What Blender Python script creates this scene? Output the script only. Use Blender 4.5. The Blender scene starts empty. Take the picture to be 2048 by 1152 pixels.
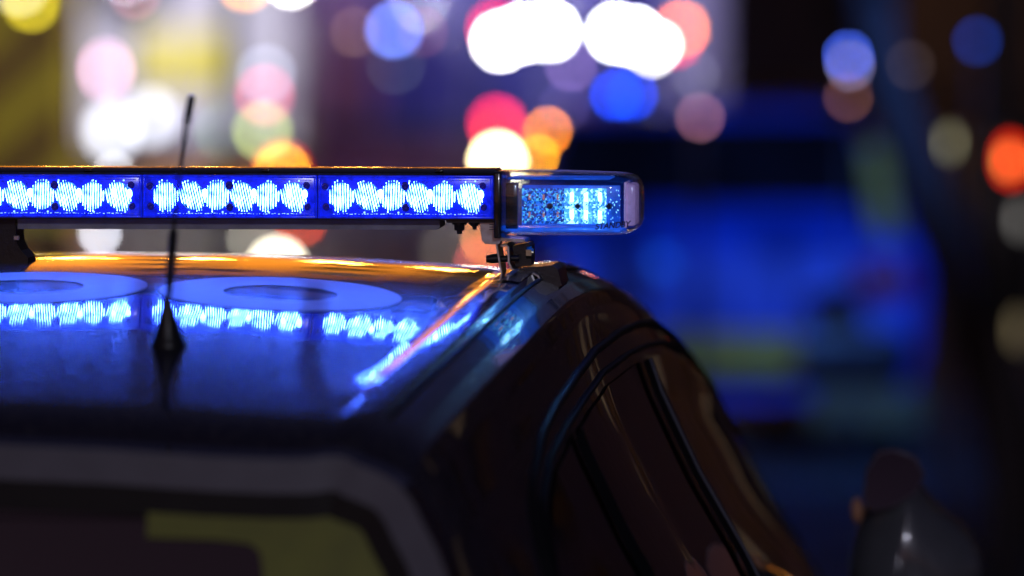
import bpy, bmesh, math, random
from mathutils import Vector, Matrix
random.seed(7)
S = bpy.context.scene
COL = S.collection
R = math.radians

# ------------------------------------------------------------------ camera
FOC, SENS, W, H = 210.0, 36.0, 2048.0, 1152.0
D0 = 6.57                       # distance to the light bar (in focus)
PITCH = R(3.0)
Z0 = 1.60                       # height of the point in the middle of the frame at D0
FPX = FOC / SENS * W
cam_d = bpy.data.cameras.new('camera')
cam = bpy.data.objects.new('camera', cam_d); COL.objects.link(cam)
CAM = Vector((0, -D0 * math.cos(PITCH), Z0 + D0 * math.sin(PITCH)))
cam.location = CAM
cam.rotation_euler = (math.pi / 2 - PITCH, 0, 0)
cam_d.lens = FOC; cam_d.sensor_width = SENS
cam_d.clip_start = 0.05; cam_d.clip_end = 600
cam_d.dof.use_dof = True
cam_d.dof.focus_distance = D0 - 0.02
cam_d.dof.aperture_fstop = 2.75
S.camera = cam

# ------------------------------------------------------------------ world (late dusk / night)
w = bpy.data.worlds.new('World'); S.world = w; w.use_nodes = True
nt = w.node_tree; bg = nt.nodes['Background']
sky = nt.nodes.new('ShaderNodeTexSky'); sky.sky_type = 'NISHITA'; sky.sun_disc = False
sky.sun_elevation = R(14.0); sky.sun_rotation = R(200)
mixw = nt.nodes.new('ShaderNodeMixRGB'); mixw.blend_type = 'MULTIPLY'; mixw.inputs[0].default_value = 1
mixw.inputs[2].default_value = (0.66, 0.42, 0.74, 1)
nt.links.new(sky.outputs[0], mixw.inputs[1]); nt.links.new(mixw.outputs[0], bg.inputs[0])
bg.inputs[1].default_value = 0.0105
sun_d = bpy.data.lights.new('sun', 'SUN'); sun_d.energy = 0.01; sun_d.angle = R(10); sun_d.color = (1, .93, .85)
sun = bpy.data.objects.new('sun', sun_d); COL.objects.link(sun); sun.rotation_euler = (R(70), 0, R(-20))
S.view_settings.view_transform = 'Standard'; S.view_settings.look = 'None'
S.view_settings.exposure = 0; S.view_settings.gamma = 1; S.view_settings.use_curve_mapping = False
try:
    S.cycles.use_denoising = True
    S.cycles.denoiser = 'OPENIMAGEDENOISE'
    S.cycles.adaptive_threshold = 0.004
    S.cycles.sample_clamp_indirect = 12
    S.cycles.max_bounces = 10; S.cycles.transmission_bounces = 8; S.cycles.transparent_max_bounces = 12
except Exception:
    pass

CAR_RIGHT, CAR_UP, CAR_FWD = Vector((1, 0, 0)), Vector((0, math.sin(PITCH), math.cos(PITCH))), Vector((0, math.cos(PITCH), -math.sin(PITCH)))
def at(px, py, d):
    """world point seen at photo pixel (px, py), d metres along the view axis"""
    return CAM + CAR_FWD * d + CAR_RIGHT * ((px - W / 2) / FPX * d) + CAR_UP * (-(py - H / 2) / FPX * d)

# ------------------------------------------------------------------ helpers
def tag(o, label=None, cat=None, group=None, kind=None):
    if label: o['label'] = label
    if cat: o['category'] = cat
    if group: o['group'] = group
    if kind: o['kind'] = kind
    return o
def empty(name, loc, rz=0):
    o = bpy.data.objects.new(name, None); COL.objects.link(o)
    o.location = loc; o.rotation_euler = (0, 0, rz); o.empty_display_size = .1
    return o
def link(name, bm, m, parent=None, smooth=None, loc=None, rot=None):
    me = bpy.data.meshes.new(name)
    bmesh.ops.recalc_face_normals(bm, faces=bm.faces)
    bm.to_mesh(me); bm.free()
    me.materials.append(m)
    o = bpy.data.objects.new(name, me); COL.objects.link(o)
    if parent: o.parent = parent
    if loc is not None: o.location = loc
    if rot is not None: o.rotation_euler = rot
    if smooth:
        for p in me.polygons: p.use_smooth = True
        if smooth != True: me.set_sharp_from_angle(angle=R(smooth))
    return o
def again(src, parent, loc, rot=None):
    o = src.copy(); COL.objects.link(o); o.parent = parent; o.location = loc
    if rot is not None: o.rotation_euler = rot
    return o
def copy_tree(o, parent=None):
    c = o.copy(); COL.objects.link(c); c.parent = parent
    for ch in list(o.children): copy_tree(ch, c)
    return c
def box(bm, c, s, bev=0, rot=None, seg=2):
    r = bmesh.ops.create_cube(bm, size=1)
    vs = r['verts']
    bmesh.ops.scale(bm, vec=s, verts=vs)
    if bev:
        es = list({e for v in vs for e in v.link_edges})
        rr = bmesh.ops.bevel(bm, geom=es, offset=bev, segments=seg, affect='EDGES', profile=.5)
        vs = list({v for f in rr['faces'] for v in f.verts} | {v for v in vs if v.is_valid})
    if rot: bmesh.ops.rotate(bm, cent=(0, 0, 0), matrix=rot, verts=vs)
    bmesh.ops.translate(bm, vec=c, verts=vs)
    return vs
def cyl(bm, p0, p1, r0, r1=None, n=20, cap=True):
    p0, p1 = Vector(p0), Vector(p1); r1 = r0 if r1 is None else r1
    d = p1 - p0
    q = d.to_track_quat('Z', 'Y').to_matrix().to_4x4()
    bmesh.ops.create_cone(bm, cap_ends=cap, segments=n, radius1=r0, radius2=r1, depth=d.length,
                          matrix=Matrix.Translation((p0 + p1) / 2) @ q)
def tube(bm, pts, rad, n=10, closed=False):
    pts = [Vector(p) for p in pts]; rs = rad if isinstance(rad, (list, tuple)) else [rad] * len(pts)
    rings = []; N = len(pts)
    up = Vector((0.13, .21, 1)).normalized()
    for i, p in enumerate(pts):
        a = pts[(i - 1) % N] if (closed or i) else pts[0]
        b = pts[(i + 1) % N] if (closed or i < N - 1) else pts[-1]
        t = (b - a).normalized()
        u = t.cross(up); u = u.normalized() if u.length > 1e-4 else Vector((1, 0, 0)); v = t.cross(u)
        rings.append([bm.verts.new(p + (u * math.cos(k * 2 * math.pi / n) + v * math.sin(k * 2 * math.pi / n)) * rs[i]) for k in range(n)])
    for i in range(N if closed else N - 1):
        A, B = rings[i], rings[(i + 1) % N]
        for k in range(n): bm.faces.new((A[k], A[(k + 1) % n], B[(k + 1) % n], B[k]))
    if not closed: bm.faces.new(rings[0][::-1]); bm.faces.new(rings[-1])
def lathe(bm, prof, n=24, m=None):
    rings = [[bm.verts.new(Vector((r * math.cos(2 * math.pi * k / n), r * math.sin(2 * math.pi * k / n), z))) for k in range(n)] for r, z in prof]
    for A, B in zip(rings, rings[1:]):
        for k in range(n): bm.faces.new((A[k], A[(k + 1) % n], B[(k + 1) % n], B[k]))
    bm.faces.new(rings[0][::-1]); bm.faces.new(rings[-1])
    if m is not None: bmesh.ops.transform(bm, matrix=m, verts=[v for r in rings for v in r])
def prism(bm, outline, y0, y1):
    """outline [(x,z)] extruded along y"""
    a = [bm.verts.new((x, y0, z)) for x, z in outline]; b = [bm.verts.new((x, y1, z)) for x, z in outline]
    n = len(a)
    bm.faces.new(a); bm.faces.new(b[::-1])
    for i in range(n): bm.faces.new((a[i], b[i], b[(i + 1) % n], a[(i + 1) % n]))
def interp(tab, x):
    if x <= tab[0][0]: return tab[0][1]
    for (a, va), (b, vb) in zip(tab, tab[1:]):
        if x <= b: return va + (vb - va) * (x - a) / (b - a)
    return tab[-1][1]
def sstep(a, b, x):
    t = max(0, min(1, (x - a) / (b - a))); return t * t * (3 - 2 * t)

# ------------------------------------------------------------------ materials
def pbr(name, col, rough=.5, metal=0, coat=0, coat_rough=.03, spec=.5, noise=0, nscale=20, bump=0, bscale=60, rvar=0):
    m = bpy.data.materials.new(name); m.use_nodes = True; t = m.node_tree; b = t.nodes['Principled BSDF']
    b.inputs['Base Color'].default_value = (*col, 1); b.inputs['Roughness'].default_value = rough
    b.inputs['Metallic'].default_value = metal; b.inputs['Coat Weight'].default_value = coat
    b.inputs['Coat Roughness'].default_value = coat_rough; b.inputs['Specular IOR Level'].default_value = spec
    tc = t.nodes.new('ShaderNodeTexCoord')
    if noise or rvar:
        n = t.nodes.new('ShaderNodeTexNoise'); n.inputs['Scale'].default_value = nscale; n.inputs['Detail'].default_value = 6
        t.links.new(tc.outputs['Object'], n.inputs['Vector'])
        if noise:
            r = t.nodes.new('ShaderNodeMapRange'); r.inputs[1].default_value = .3; r.inputs[2].default_value = .7
            r.inputs[3].default_value = 1 - noise; r.inputs[4].default_value = 1 + noise
            t.links.new(n.outputs[0], r.inputs[0])
            mx = t.nodes.new('ShaderNodeVectorMath'); mx.operation = 'SCALE'; mx.inputs[0].default_value = col
            t.links.new(r.outputs[0], mx.inputs['Scale']); t.links.new(mx.outputs[0], b.inputs['Base Color'])
        if rvar:
            r = t.nodes.new('ShaderNodeMapRange'); r.inputs[1].default_value = .35; r.inputs[2].default_value = .7
            r.inputs[3].default_value = rough; r.inputs[4].default_value = rough + rvar
            t.links.new(n.outputs[0], r.inputs[0]); t.links.new(r.outputs[0], b.inputs['Roughness'])
    if bump:
        n = t.nodes.new('ShaderNodeTexNoise'); n.inputs['Scale'].default_value = bscale; n.inputs['Detail'].default_value = 4
        t.links.new(tc.outputs['Object'], n.inputs['Vector'])
        bp = t.nodes.new('ShaderNodeBump'); bp.inputs['Strength'].default_value = bump; bp.inputs['Distance'].default_value = .002
        t.links.new(n.outputs[0], bp.inputs['Height']); t.links.new(bp.outputs[0], b.inputs['Normal'])
    return m
def emit(name, col, strength, nscale=0, lo=.5, hi=1.5):
    m = bpy.data.materials.new(name); m.use_nodes = True; t = m.node_tree
    t.nodes.remove(t.nodes['Principled BSDF'])
    e = t.nodes.new('ShaderNodeEmission'); e.inputs[0].default_value = (*col, 1); e.inputs[1].default_value = strength
    if nscale:
        tc = t.nodes.new('ShaderNodeTexCoord'); n = t.nodes.new('ShaderNodeTexNoise'); n.inputs['Scale'].default_value = nscale; n.inputs['Detail'].default_value = 3
        t.links.new(tc.outputs['Object'], n.inputs['Vector'])
        r = t.nodes.new('ShaderNodeMapRange'); r.inputs[1].default_value = .35; r.inputs[2].default_value = .65
        r.inputs[3].default_value = strength * lo; r.inputs[4].default_value = strength * hi
        t.links.new(n.outputs[0], r.inputs[0]); t.links.new(r.outputs[0], e.inputs[1])
    t.links.new(e.outputs[0], t.nodes['Material Output'].inputs[0])
    return m
def glowy(name, col, ecol, es, rough=.25, nscale=0, spec=.5):
    """surface with a glow of its own, standing in for lamp light on it"""
    m = pbr(name, col, rough, spec=spec); b = m.node_tree.nodes['Principled BSDF']
    b.inputs['Emission Color'].default_value = (*ecol, 1); b.inputs['Emission Strength'].default_value = es
    if nscale:
        t = m.node_tree; tc = t.nodes.new('ShaderNodeTexCoord'); n = t.nodes.new('ShaderNodeTexNoise'); n.inputs['Scale'].default_value = nscale
        t.links.new(tc.outputs['Object'], n.inputs['Vector'])
        r = t.nodes.new('ShaderNodeMapRange'); r.inputs[1].default_value = .3; r.inputs[2].default_value = .7
        r.inputs[3].default_value = es * .5; r.inputs[4].default_value = es * 1.5
        t.links.new(n.outputs[0], r.inputs[0]); t.links.new(r.outputs[0], b.inputs['Emission Strength'])
    return m
def clear_shell(name, col):
    """thin clear plastic: lets light through and mirrors at grazing angles, slightly wavy"""
    m = bpy.data.materials.new(name); m.use_nodes = True; t = m.node_tree
    t.nodes.remove(t.nodes['Principled BSDF'])
    tr = t.nodes.new('ShaderNodeBsdfTransparent'); tr.inputs[0].default_value = (*col, 1)
    g = t.nodes.new('ShaderNodeBsdfGlossy'); g.inputs['Roughness'].default_value = .05; g.inputs['Color'].default_value = (.9, .95, 1, 1)
    lw = t.nodes.new('ShaderNodeLayerWeight'); lw.inputs['Blend'].default_value = .5
    pw = t.nodes.new('ShaderNodeMath'); pw.operation = 'POWER'; pw.inputs[1].default_value = 3.5; t.links.new(lw.outputs['Facing'], pw.inputs[0])
    fr = t.nodes.new('ShaderNodeMapRange'); fr.inputs[3].default_value = .05; fr.inputs[4].default_value = .75; t.links.new(pw.outputs[0], fr.inputs[0])
    mx = t.nodes.new('ShaderNodeMixShader')
    tc = t.nodes.new('ShaderNodeTexCoord'); mp = t.nodes.new('ShaderNodeMapping'); mp.inputs['Scale'].default_value = (12, 60, 60)
    n = t.nodes.new('ShaderNodeTexNoise'); n.inputs['Scale'].default_value = 1.6; n.inputs['Detail'].default_value = 2
    bp = t.nodes.new('ShaderNodeBump'); bp.inputs['Strength'].default_value = .35; bp.inputs['Distance'].default_value = .002
    t.links.new(tc.outputs['Object'], mp.inputs[0]); t.links.new(mp.outputs[0], n.inputs['Vector']); t.links.new(n.outputs[0], bp.inputs['Height'])
    t.links.new(bp.outputs[0], g.inputs['Normal']); t.links.new(bp.outputs[0], lw.inputs['Normal'])
    t.links.new(fr.outputs[0], mx.inputs[0]); t.links.new(tr.outputs[0], mx.inputs[1]); t.links.new(g.outputs[0], mx.inputs[2])
    t.links.new(mx.outputs[0], t.nodes['Material Output'].inputs[0])
    return m

PAINT = pbr('dark_car_paint', (.012, .011, .018), .26, metal=.18, coat=1, coat_rough=.035, spec=.5, bump=.0)
def dusty_paint():
    m = PAINT; t = m.node_tree; b = t.nodes['Principled BSDF']
    tc = t.nodes.new('ShaderNodeTexCoord')
    # specks of dust lying on the paint, and smears of dried rain
    v = t.nodes.new('ShaderNodeTexVoronoi'); v.inputs['Scale'].default_value = 190
    t.links.new(tc.outputs['Object'], v.inputs['Vector'])
    r = t.nodes.new('ShaderNodeMapRange'); r.inputs[1].default_value = .12; r.inputs[2].default_value = .20; r.inputs[3].default_value = 1; r.inputs[4].default_value = 0
    t.links.new(v.outputs['Distance'], r.inputs[0])
    n0 = t.nodes.new('ShaderNodeTexNoise'); n0.inputs['Scale'].default_value = 90
    t.links.new(tc.outputs['Object'], n0.inputs['Vector'])
    g = t.nodes.new('ShaderNodeMath'); g.operation = 'GREATER_THAN'; g.inputs[1].default_value = .50
    t.links.new(n0.outputs[0], g.inputs[0])
    mu = t.nodes.new('ShaderNodeMath'); mu.operation = 'MULTIPLY'; t.links.new(r.outputs[0], mu.inputs[0]); t.links.new(g.outputs[0], mu.inputs[1])
    mix = t.nodes.new('ShaderNodeMixRGB'); mix.inputs[1].default_value = (.035, .030, .045, 1); mix.inputs[2].default_value = (.45, .42, .38, 1)
    t.links.new(mu.outputs[0], mix.inputs[0]); t.links.new(mix.outputs[0], b.inputs['Base Color'])
    cw = t.nodes.new('ShaderNodeMath'); cw.operation = 'SUBTRACT'; cw.inputs[0].default_value = 1; t.links.new(mu.outputs[0], cw.inputs[1]); t.links.new(cw.outputs[0], b.inputs['Coat Weight'])
    n = t.nodes.new('ShaderNodeTexNoise'); n.inputs['Scale'].default_value = 14; n.inputs['Detail'].default_value = 10
    t.links.new(tc.outputs['Object'], n.inputs['Vector'])
    r2 = t.nodes.new('ShaderNodeMapRange'); r2.inputs[1].default_value = .35; r2.inputs[2].default_value = .7; r2.inputs[3].default_value = .0; r2.inputs[4].default_value = .05
    t.links.new(n.outputs[0], r2.inputs[0]); t.links.new(r2.outputs[0], b.inputs['Coat Roughness'])
    n3 = t.nodes.new('ShaderNodeTexNoise'); n3.inputs['Scale'].default_value = 28; n3.inputs['Detail'].default_value = 3
    t.links.new(tc.outputs['Object'], n3.inputs['Vector'])
    bp = t.nodes.new('ShaderNodeBump'); bp.inputs['Strength'].default_value = .22; bp.inputs['Distance'].default_value = .0006
    t.links.new(n3.outputs[0], bp.inputs['Height']); t.links.new(bp.outputs[0], b.inputs['Coat Normal'])
dusty_paint()
BLACKPL = pbr('black_plastic', (.012, .012, .014), .35, noise=.3, nscale=60, bump=.2, bscale=300)
MATTE = pbr('matte_black_pillar', (.010, .010, .011), .75, spec=.15, noise=.2)
RUBBER = pbr('rubber_seal', (.01, .01, .01), .45, noise=.2)
TINT = pbr('tinted_window_glass', (.010, .009, .012), .04, spec=.8, coat=1, coat_rough=.01)
STEEL = pbr('brushed_steel', (.55, .55, .56), .28, metal=1, noise=.2, nscale=120, rvar=.2)
BLKSTEEL = pbr('black_coated_steel', (.02, .02, .024), .3, noise=.3, nscale=90, spec=.6, bump=.15, bscale=400)
ALU = pbr('dark_aluminium', (.36, .36, .42), .35, metal=.0, noise=.2, nscale=40)
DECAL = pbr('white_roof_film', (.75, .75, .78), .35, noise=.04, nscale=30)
LIME = pbr('lime_reflective_film', (.34, .42, .02), .4, noise=.1, nscale=15)
OLIVE = pbr('dull_olive_film', (.13, .14, .05), .5, noise=.2, nscale=15)  # duller olive for one of the lime patches
LIMED = pbr('dull_lime_film', (.50, .42, .05), .5, noise=.2, nscale=15)
GREYTRIM = pbr('grey_trim', (.11, .11, .14), .42, noise=.1, nscale=30)

# ------------------------------------------------------------------ the car: one smooth body surface
YAW = R(5.0)
TAP, BL0, BL1, WSC = .06, 1.0, 1.9, .85
XR = .495                                     # local x of the roof ridge at the light bar
ZR = Z0 + .020                                # height of that ridge
car = empty('police_car', (.0143 - XR * math.cos(YAW), XR * math.sin(YAW), 0), -YAW)
tag(car, 'dark glossy foreground car with white rings on its roof under the light bar', 'car')
ROOF = [(0, .009), (.12, .0083), (.25, .0045), (.36, -.0015), (.42, -.006), (.448, -.009), (.459, -.0085), (.468, -.004), (.478, -.0005), (.495, 0)]
SIDE = [(.495, 0), (.508, -.002), (.513, -.008), (.522, -.0115), (.538, -.019), (.552, -.031), (.5605, -.050), (.569, -.085), (.593, -.155), (.638, -.25), (.690, -.34),
        (.735, -.43), (.768, -.5), (.805, -.62), (.828, -.74), (.845, -.8), (.850, -1.0), (.83, -1.28), (.78, -1.36)]
YB, YF = -1.10, 2.9                           # tailgate edge, nose
SLOPE = [(-1.12, .75), (-1.08, .42), (-1.04, .19), (-1.0, .125), (-.9, .11), (-.7, .092), (-.35, .084), (-.25, .072), (-.1, .037), (.05, 0), (.25, -.035), (.5, -.088), (1.0, -.184)]
ZTAB = []
_z = 0.0; _y = 0.0
for _i in range(0, 225):
    _yy = -_i * .005; ZTAB.append((_yy, _z)); _z -= .005 * interp(SLOPE, _yy - .0025)
ZTAB.reverse(); _z = 0.0
for _i in range(1, 201):
    _z += .005 * interp(SLOPE, _i * .005 - .0025); ZTAB.append((_i * .005, _z))
Z1 = ZTAB[-1][1]
def zroof(y):
    if y < 1.0: z = interp(ZTAB, y)
    elif y < 2.0: z = Z1 - .184 * (y - 1) - WSC * (y - 1) ** 2
    else: z = -.70 - .10 * (y - 2) - .10 * (y - 2) ** 2

    return z
ZTOP = [(p[1]) for p in SIDE]
def xside(dz):                                # side x at a height below the ridge
    return interp([(-p[1], p[0]) for p in SIDE], -dz)
def taper(y, dz):
    k = min(1, -dz / .10)
    if y > 0: return TAP * min(y, 1.2) * (.25 + .75 * k) - .05 * max(0, y - 1.6) ** 2
    return -(.063 * (-y) ** 1.3) + .02 * (-y) * k - .2 * max(0, -y - .95) ** 2
def SP(y, t):
    """point of the right half: t in 0..1 roof (centre to ridge), 1..2 side (ridge to sill)"""
    zr = zroof(y)
    if t <= 1:
        f = t * (len(ROOF) - 1); i = min(int(f), len(ROOF) - 2); f -= i
        x = ROOF[i][0] + (ROOF[i + 1][0] - ROOF[i][0]) * f; z = ROOF[i][1] + (ROOF[i + 1][1] - ROOF[i][1]) * f
        fl = 1 - sstep(-.92, -.70, y)
        z = z * (1 - fl) + fl * max(z, interp([(.34, -.0006), (.42, -.0030), (.46, -.0028), (.495, 0)], x))
        b = sstep(BL0, BL1, y); xe = XR * (1 - b) + xside(min(0, zr)) * b
        return Vector(((x / XR) * (xe + taper(y, 0)), y, ZR + zr + z))
    f = (t - 1) * (len(SIDE) - 1); i = min(int(f), len(SIDE) - 2); f -= i
    x = SIDE[i][0] + (SIDE[i + 1][0] - SIDE[i][0]) * f; z = SIDE[i][1] + (SIDE[i + 1][1] - SIDE[i][1]) * f
    zz = z + zr * max(0, 1 + z / 1.0) if y < 1 else min(z + zr * max(0, 1 + z / 1.0), z * .999)
    b = sstep(BL0, BL1, y)
    x2 = xside(zz) * b + x * (1 - b)
    return Vector((x2 + taper(y, z), y, ZR + zz))
ys = [YB + .008 * i for i in range(16)] + [YB + .128 + (YF - YB - .128) * i / 90 for i in range(91)]
NT, NS = 9 * 6, 18 * 5
bm = bmesh.new()
rows = []
for y in ys:
    half = [SP(y, t / NT) for t in range(NT + 1)] + [SP(y, 1 + t / NS) for t in range(1, NS + 1)]
    rows.append([bm.verts.new((-p.x, p.y, p.z)) for p in half[:0:-1]] + [bm.verts.new(p) for p in half])
for a, b in zip(rows, rows[1:]):
    for i in range(len(a) - 1): bm.faces.new((a[i], a[i + 1], b[i + 1], b[i]))
bm.faces.new(rows[-1])
body = link('body', bm, PAINT, car, smooth=40)
# ---- tailgate: rounded outline, sloping away from the roof edge
def back_outline(inset, n=40, ymore=0):
    """rounded arch of the tailgate, inset metres inwards, right half mirrored; returns [(x,z)] from sill left over the top to sill right"""
    pts = []
    for t in range(NT + 1): p = SP(YB, t / NT); pts.append(Vector((p.x, 0, p.z)))
    for t in range(1, NS + 1): p = SP(YB, 1 + t / NS); pts.append(Vector((p.x, 0, p.z)))
    res = []
    for i, p in enumerate(pts):
        if i % 3 and i != len(pts) - 1: continue
        a = pts[max(0, i - 6)]; b = pts[min(len(pts) - 1, i + 6)]; tt = (b - a).normalized()
        nrm = Vector((tt.z, 0, -tt.x))          # inwards
        q = p + nrm * inset if i else p + Vector((0, 0, -inset))
        res.append((max(0, q.x) if i else 0, q.z))
    return res
def arch_strip(name, m, off0, off1, y0, y1, zmin=None):
    """band running round the tailgate between two insets"""
    bm = bmesh.new(); A = back_outline(off0); B = back_outline(off1)
    for sgn in (1, -1):
        va = [bm.verts.new((sgn * x, y0(z) if callable(y0) else y0, z)) for x, z in A]
        vb = [bm.verts.new((sgn * x, y1(z) if callable(y1) else y1, z)) for x, z in B]
        for i in range(len(va) - 1): bm.faces.new((va[i], va[i + 1], vb[i + 1], vb[i]))
    return link(name, bm, m, car, smooth=50)
slope = lambda z: YB - .30 * max(0, (ZR - .10 - z)) * .9
arch_strip('tailgate_rim', PAINT, 0, .006, YB, lambda z: slope(z) - .03)
arch_strip('spoiler_lip', GREYTRIM, .005, .036, lambda z: slope(z) - .034, lambda z: slope(z) - .030)  # grey tone carries the highlight along the spoiler's top edge
arch_strip('tailgate_seal', RUBBER, .035, .064, lambda z: slope(z) - .030, lambda z: slope(z) - .020)
bm = bmesh.new(); A = back_outline(.062)
c0 = [bm.verts.new((x, slope(z) - .018, z)) for x, z in A]; c1 = [bm.verts.new((-x, slope(z) - .018, z)) for x, z in A]
for i in range(len(c0) - 1): bm.faces.new((c0[i], c0[i + 1], c1[i + 1], c1[i]))
bmesh.ops.remove_doubles(bm, verts=bm.verts, dist=1e-4)
link('rear_window', bm, TINT, car, smooth=30)

def roof_point(x, y, off=0.0):
    """point on the roof panel at local x, y"""
    sgn = 1 if x >= 0 else -1; x = abs(x); lo, hi = 0, 1
    for _ in range(30):
        m = (lo + hi) / 2
        if SP(y, m).x < x: lo = m
        else: hi = m
    p = SP(y, (lo + hi) / 2)
    return Vector((sgn * p.x, p.y, p.z + off))
# ---- white rings of the roof marking
def ring(cx, cy, ro, ri, dx=0, ry=1.0):
    bm = bmesh.new(); n, k = 96, 5
    vs = []
    for i in range(n):
        a = 2 * math.pi * i / n; row = []
        for j in range(k):
            f = j / (k - 1)
            x = cx + dx * (1 - f) + math.cos(a) * (ri + (ro - ri) * f); y = cy + math.sin(a) * (ri * .92 + (ro - ri * .92) * f) * ry
            row.append(bm.verts.new(roof_point(x, y, .0009)))
        vs.append(row)
    for i in range(n):
        for j in range(k - 1): bm.faces.new((vs[i][j], vs[i][j + 1], vs[(i + 1) % n][j + 1], vs[(i + 1) % n][j]))
    return link('roof_ring', bm, DECAL, car, smooth=True)
ring(.262, -.30, .128, .060)
ring(-.008, -.30, .128, .060)
ring(-.278, -.30, .128, .060)

# ---- side windows with seals, pillars
def tz(y, z):                                  # side parameter t for absolute height z
    lo, hi = 1.0, 2.0
    for _ in range(30):
        m = (lo + hi) / 2
        if SP(y, m).z > z: lo = m
        else: hi = m
    return (lo + hi) / 2
def side_point(y, z, off=0.0):
    t = tz(y, z); p = SP(y, t)
    a = SP(y, max(1, t - .01)); b = SP(y, min(2, t + .01)); d = (b - a).normalized()
    n = Vector((-d.z, 0, d.x));
    if n.x < 0: n = -n
    return p + n * off
YW0, YW1 = -.86, 1.50
TOPW = [(-.86, -.34), (-.80, -.262), (-.70, -.205), (-.55, -.165), (-.4, -.145), (-.2, -.127), (0, -.116), (.25, -.110), (.45, -.112), (.65, -.122), (.85, -.145), (1.05, -.195), (1.25, -.285), (1.4, -.40), (1.5, -.48)]
def wtop(y): return ZR + interp(TOPW, y)
ZBELT = ZR - .50
def pane(name, y0, y1, sgn, m=TINT, off=.003, n=24, inset=.012, top=None, bot=None):
    bm = bmesh.new(); g = []
    for i in range(n + 1):
        y = y0 + (y1 - y0) * i / n; zt = (top(y) if top else wtop(y)) - inset; zb = bot(y) if bot else min(ZBELT, zt - .004)
        g.append([side_point(y, zt + (zb - zt) * j / 14, off) for j in range(15)])
    vs = [[bm.verts.new((sgn * p.x, p.y, p.z)) for p in r] for r in g]
    for a, b in zip(vs, vs[1:]):
        for j in range(14): bm.faces.new((a[j], a[j + 1], b[j + 1], b[j]))
    return link(name, bm, m, car, smooth=True)
for sgn in (1, -1):
    pane('side_window', -.84, -.40, sgn)
    pane('side_window', -.33, .30, sgn)
    pane('side_window', .40, 1.46, sgn)
    # door pillar covers between the panes
    pane('door_pillar', -.398, -.332, sgn, MATTE, .006)
    pane('door_pillar', .302, .345, sgn, MATTE, .008)
    pane('door_pillar', .352, .398, sgn, MATTE, .008)
    # satin trim running over the window tops, and rubber seal outside it
    bm = bmesh.new()
    path = [side_point(y, wtop(y) + .002, .002) for y in [YW0 + (YW1 - YW0) * i / 70 for i in range(71)]]
    tube(bm, [(sgn * p.x, p.y, p.z) for p in path], .0030, 8)
    link('window_trim', bm, RUBBER, car, smooth=True)
    bm = bmesh.new()
    path = [side_point(y, wtop(y) + .026, .001) for y in [YW0 - .02 + (YW1 - YW0 + .04) * i / 70 for i in range(71)]]
    tube(bm, [(sgn * p.x, p.y, p.z) for p in path], .0045, 8)
    link('door_seal', bm, RUBBER, car, smooth=True)
    bm = bmesh.new()
    path = [side_point(y, ZBELT - .006, .004) for y in [YW0 + (YW1 - YW0) * i / 50 for i in range(51)]]
    tube(bm, [(sgn * p.x, p.y, p.z) for p in path], .009, 8)
    link('belt_trim', bm, BLACKPL, car, smooth=True)
    # roof ditch moulding beside the ridge
    bm = bmesh.new()
    path = [SP(y, 1 + 2.4 / 18) + Vector((-.002, 0, .0005)) for y in [-1.0 + 2.1 * i / 60 for i in range(61)]]
    tube(bm, [(sgn * p.x, p.y, p.z) for p in path], .0028, 8)
    link('roof_moulding', bm, RUBBER, car, smooth=True)
    # bright pillar edge line
    bm = bmesh.new()
    zs = [wtop(.35) - .012 - (wtop(.35) - .012 - ZBELT) * i / 20 for i in range(21)]
    tube(bm, [(sgn * p.x, p.y, p.z) for p in [side_point(.348, z, .011) for z in zs]], .0022, 8)
    link('pillar_trim', bm, GREYTRIM, car, smooth=True)
# windscreen
bm = bmesh.new(); g = []
for i in range(17):
    y = 1.12 + .85 * i / 16
    g.append([SP(y, abs(u)) for u in [k / 12 for k in range(-11, 12)]]); 
    for k in range(23):
        p = g[-1][k]; 
        if k < 11: g[-1][k] = Vector((-p.x, p.y, p.z))
        g[-1][k] = g[-1][k] + Vector((0, 0, .004))
vs = [[bm.verts.new(p) for p in r] for r in g]
for a, b in zip(vs, vs[1:]):
    for j in range(22): bm.faces.new((a[j], a[j + 1], b[j + 1], b[j]))
link('windscreen', bm, TINT, car, smooth=True)
# small white oval patch beyond the foot
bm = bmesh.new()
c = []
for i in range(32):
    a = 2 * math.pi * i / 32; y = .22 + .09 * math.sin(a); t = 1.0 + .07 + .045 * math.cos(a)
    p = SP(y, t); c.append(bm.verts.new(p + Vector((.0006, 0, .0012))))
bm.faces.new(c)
link('oval_patch', bm, DECAL, car, smooth=True)

# lime film round the corner of the rear window
TH = YAW
def local_at(px, py, ly):
    """car coordinates (x, ly, z above the ridge) of the point seen at a photo pixel"""
    lx, z = .4, ZR
    for _ in range(40):
        p = Vector((car.location.x + lx * math.cos(TH) + ly * math.sin(TH), car.location.y - lx * math.sin(TH) + ly * math.cos(TH), z)) - CAM
        d = p.dot(CAR_FWD); a = W / 2 + p.dot(CAR_RIGHT) / d * FPX; b = H / 2 - p.dot(CAR_UP) / d * FPX
        lx += (px - a) / 2000; z += (b - py) / 2000
    return Vector((lx, ly, z - ZR))
bm = bmesh.new()
yl = YB - .05
outl = [(292, 1016), (450, 1018), (620, 1028), (700, 1048), (748, 1085), (770, 1140), (775, 1330), (500, 1330), (528, 1150), (520, 1104), (500, 1088), (430, 1080), (292, 1076)]
pts = [local_at(a, b, yl) for a, b in outl]
f = [bm.verts.new((p.x, slope(ZR + p.z) - .0195, ZR + p.z)) for p in pts]
bm.faces.new(f)
bmesh.ops.triangulate(bm, faces=bm.faces)
ff = bmesh.ops.extrude_face_region(bm, geom=bm.faces[:])
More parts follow.
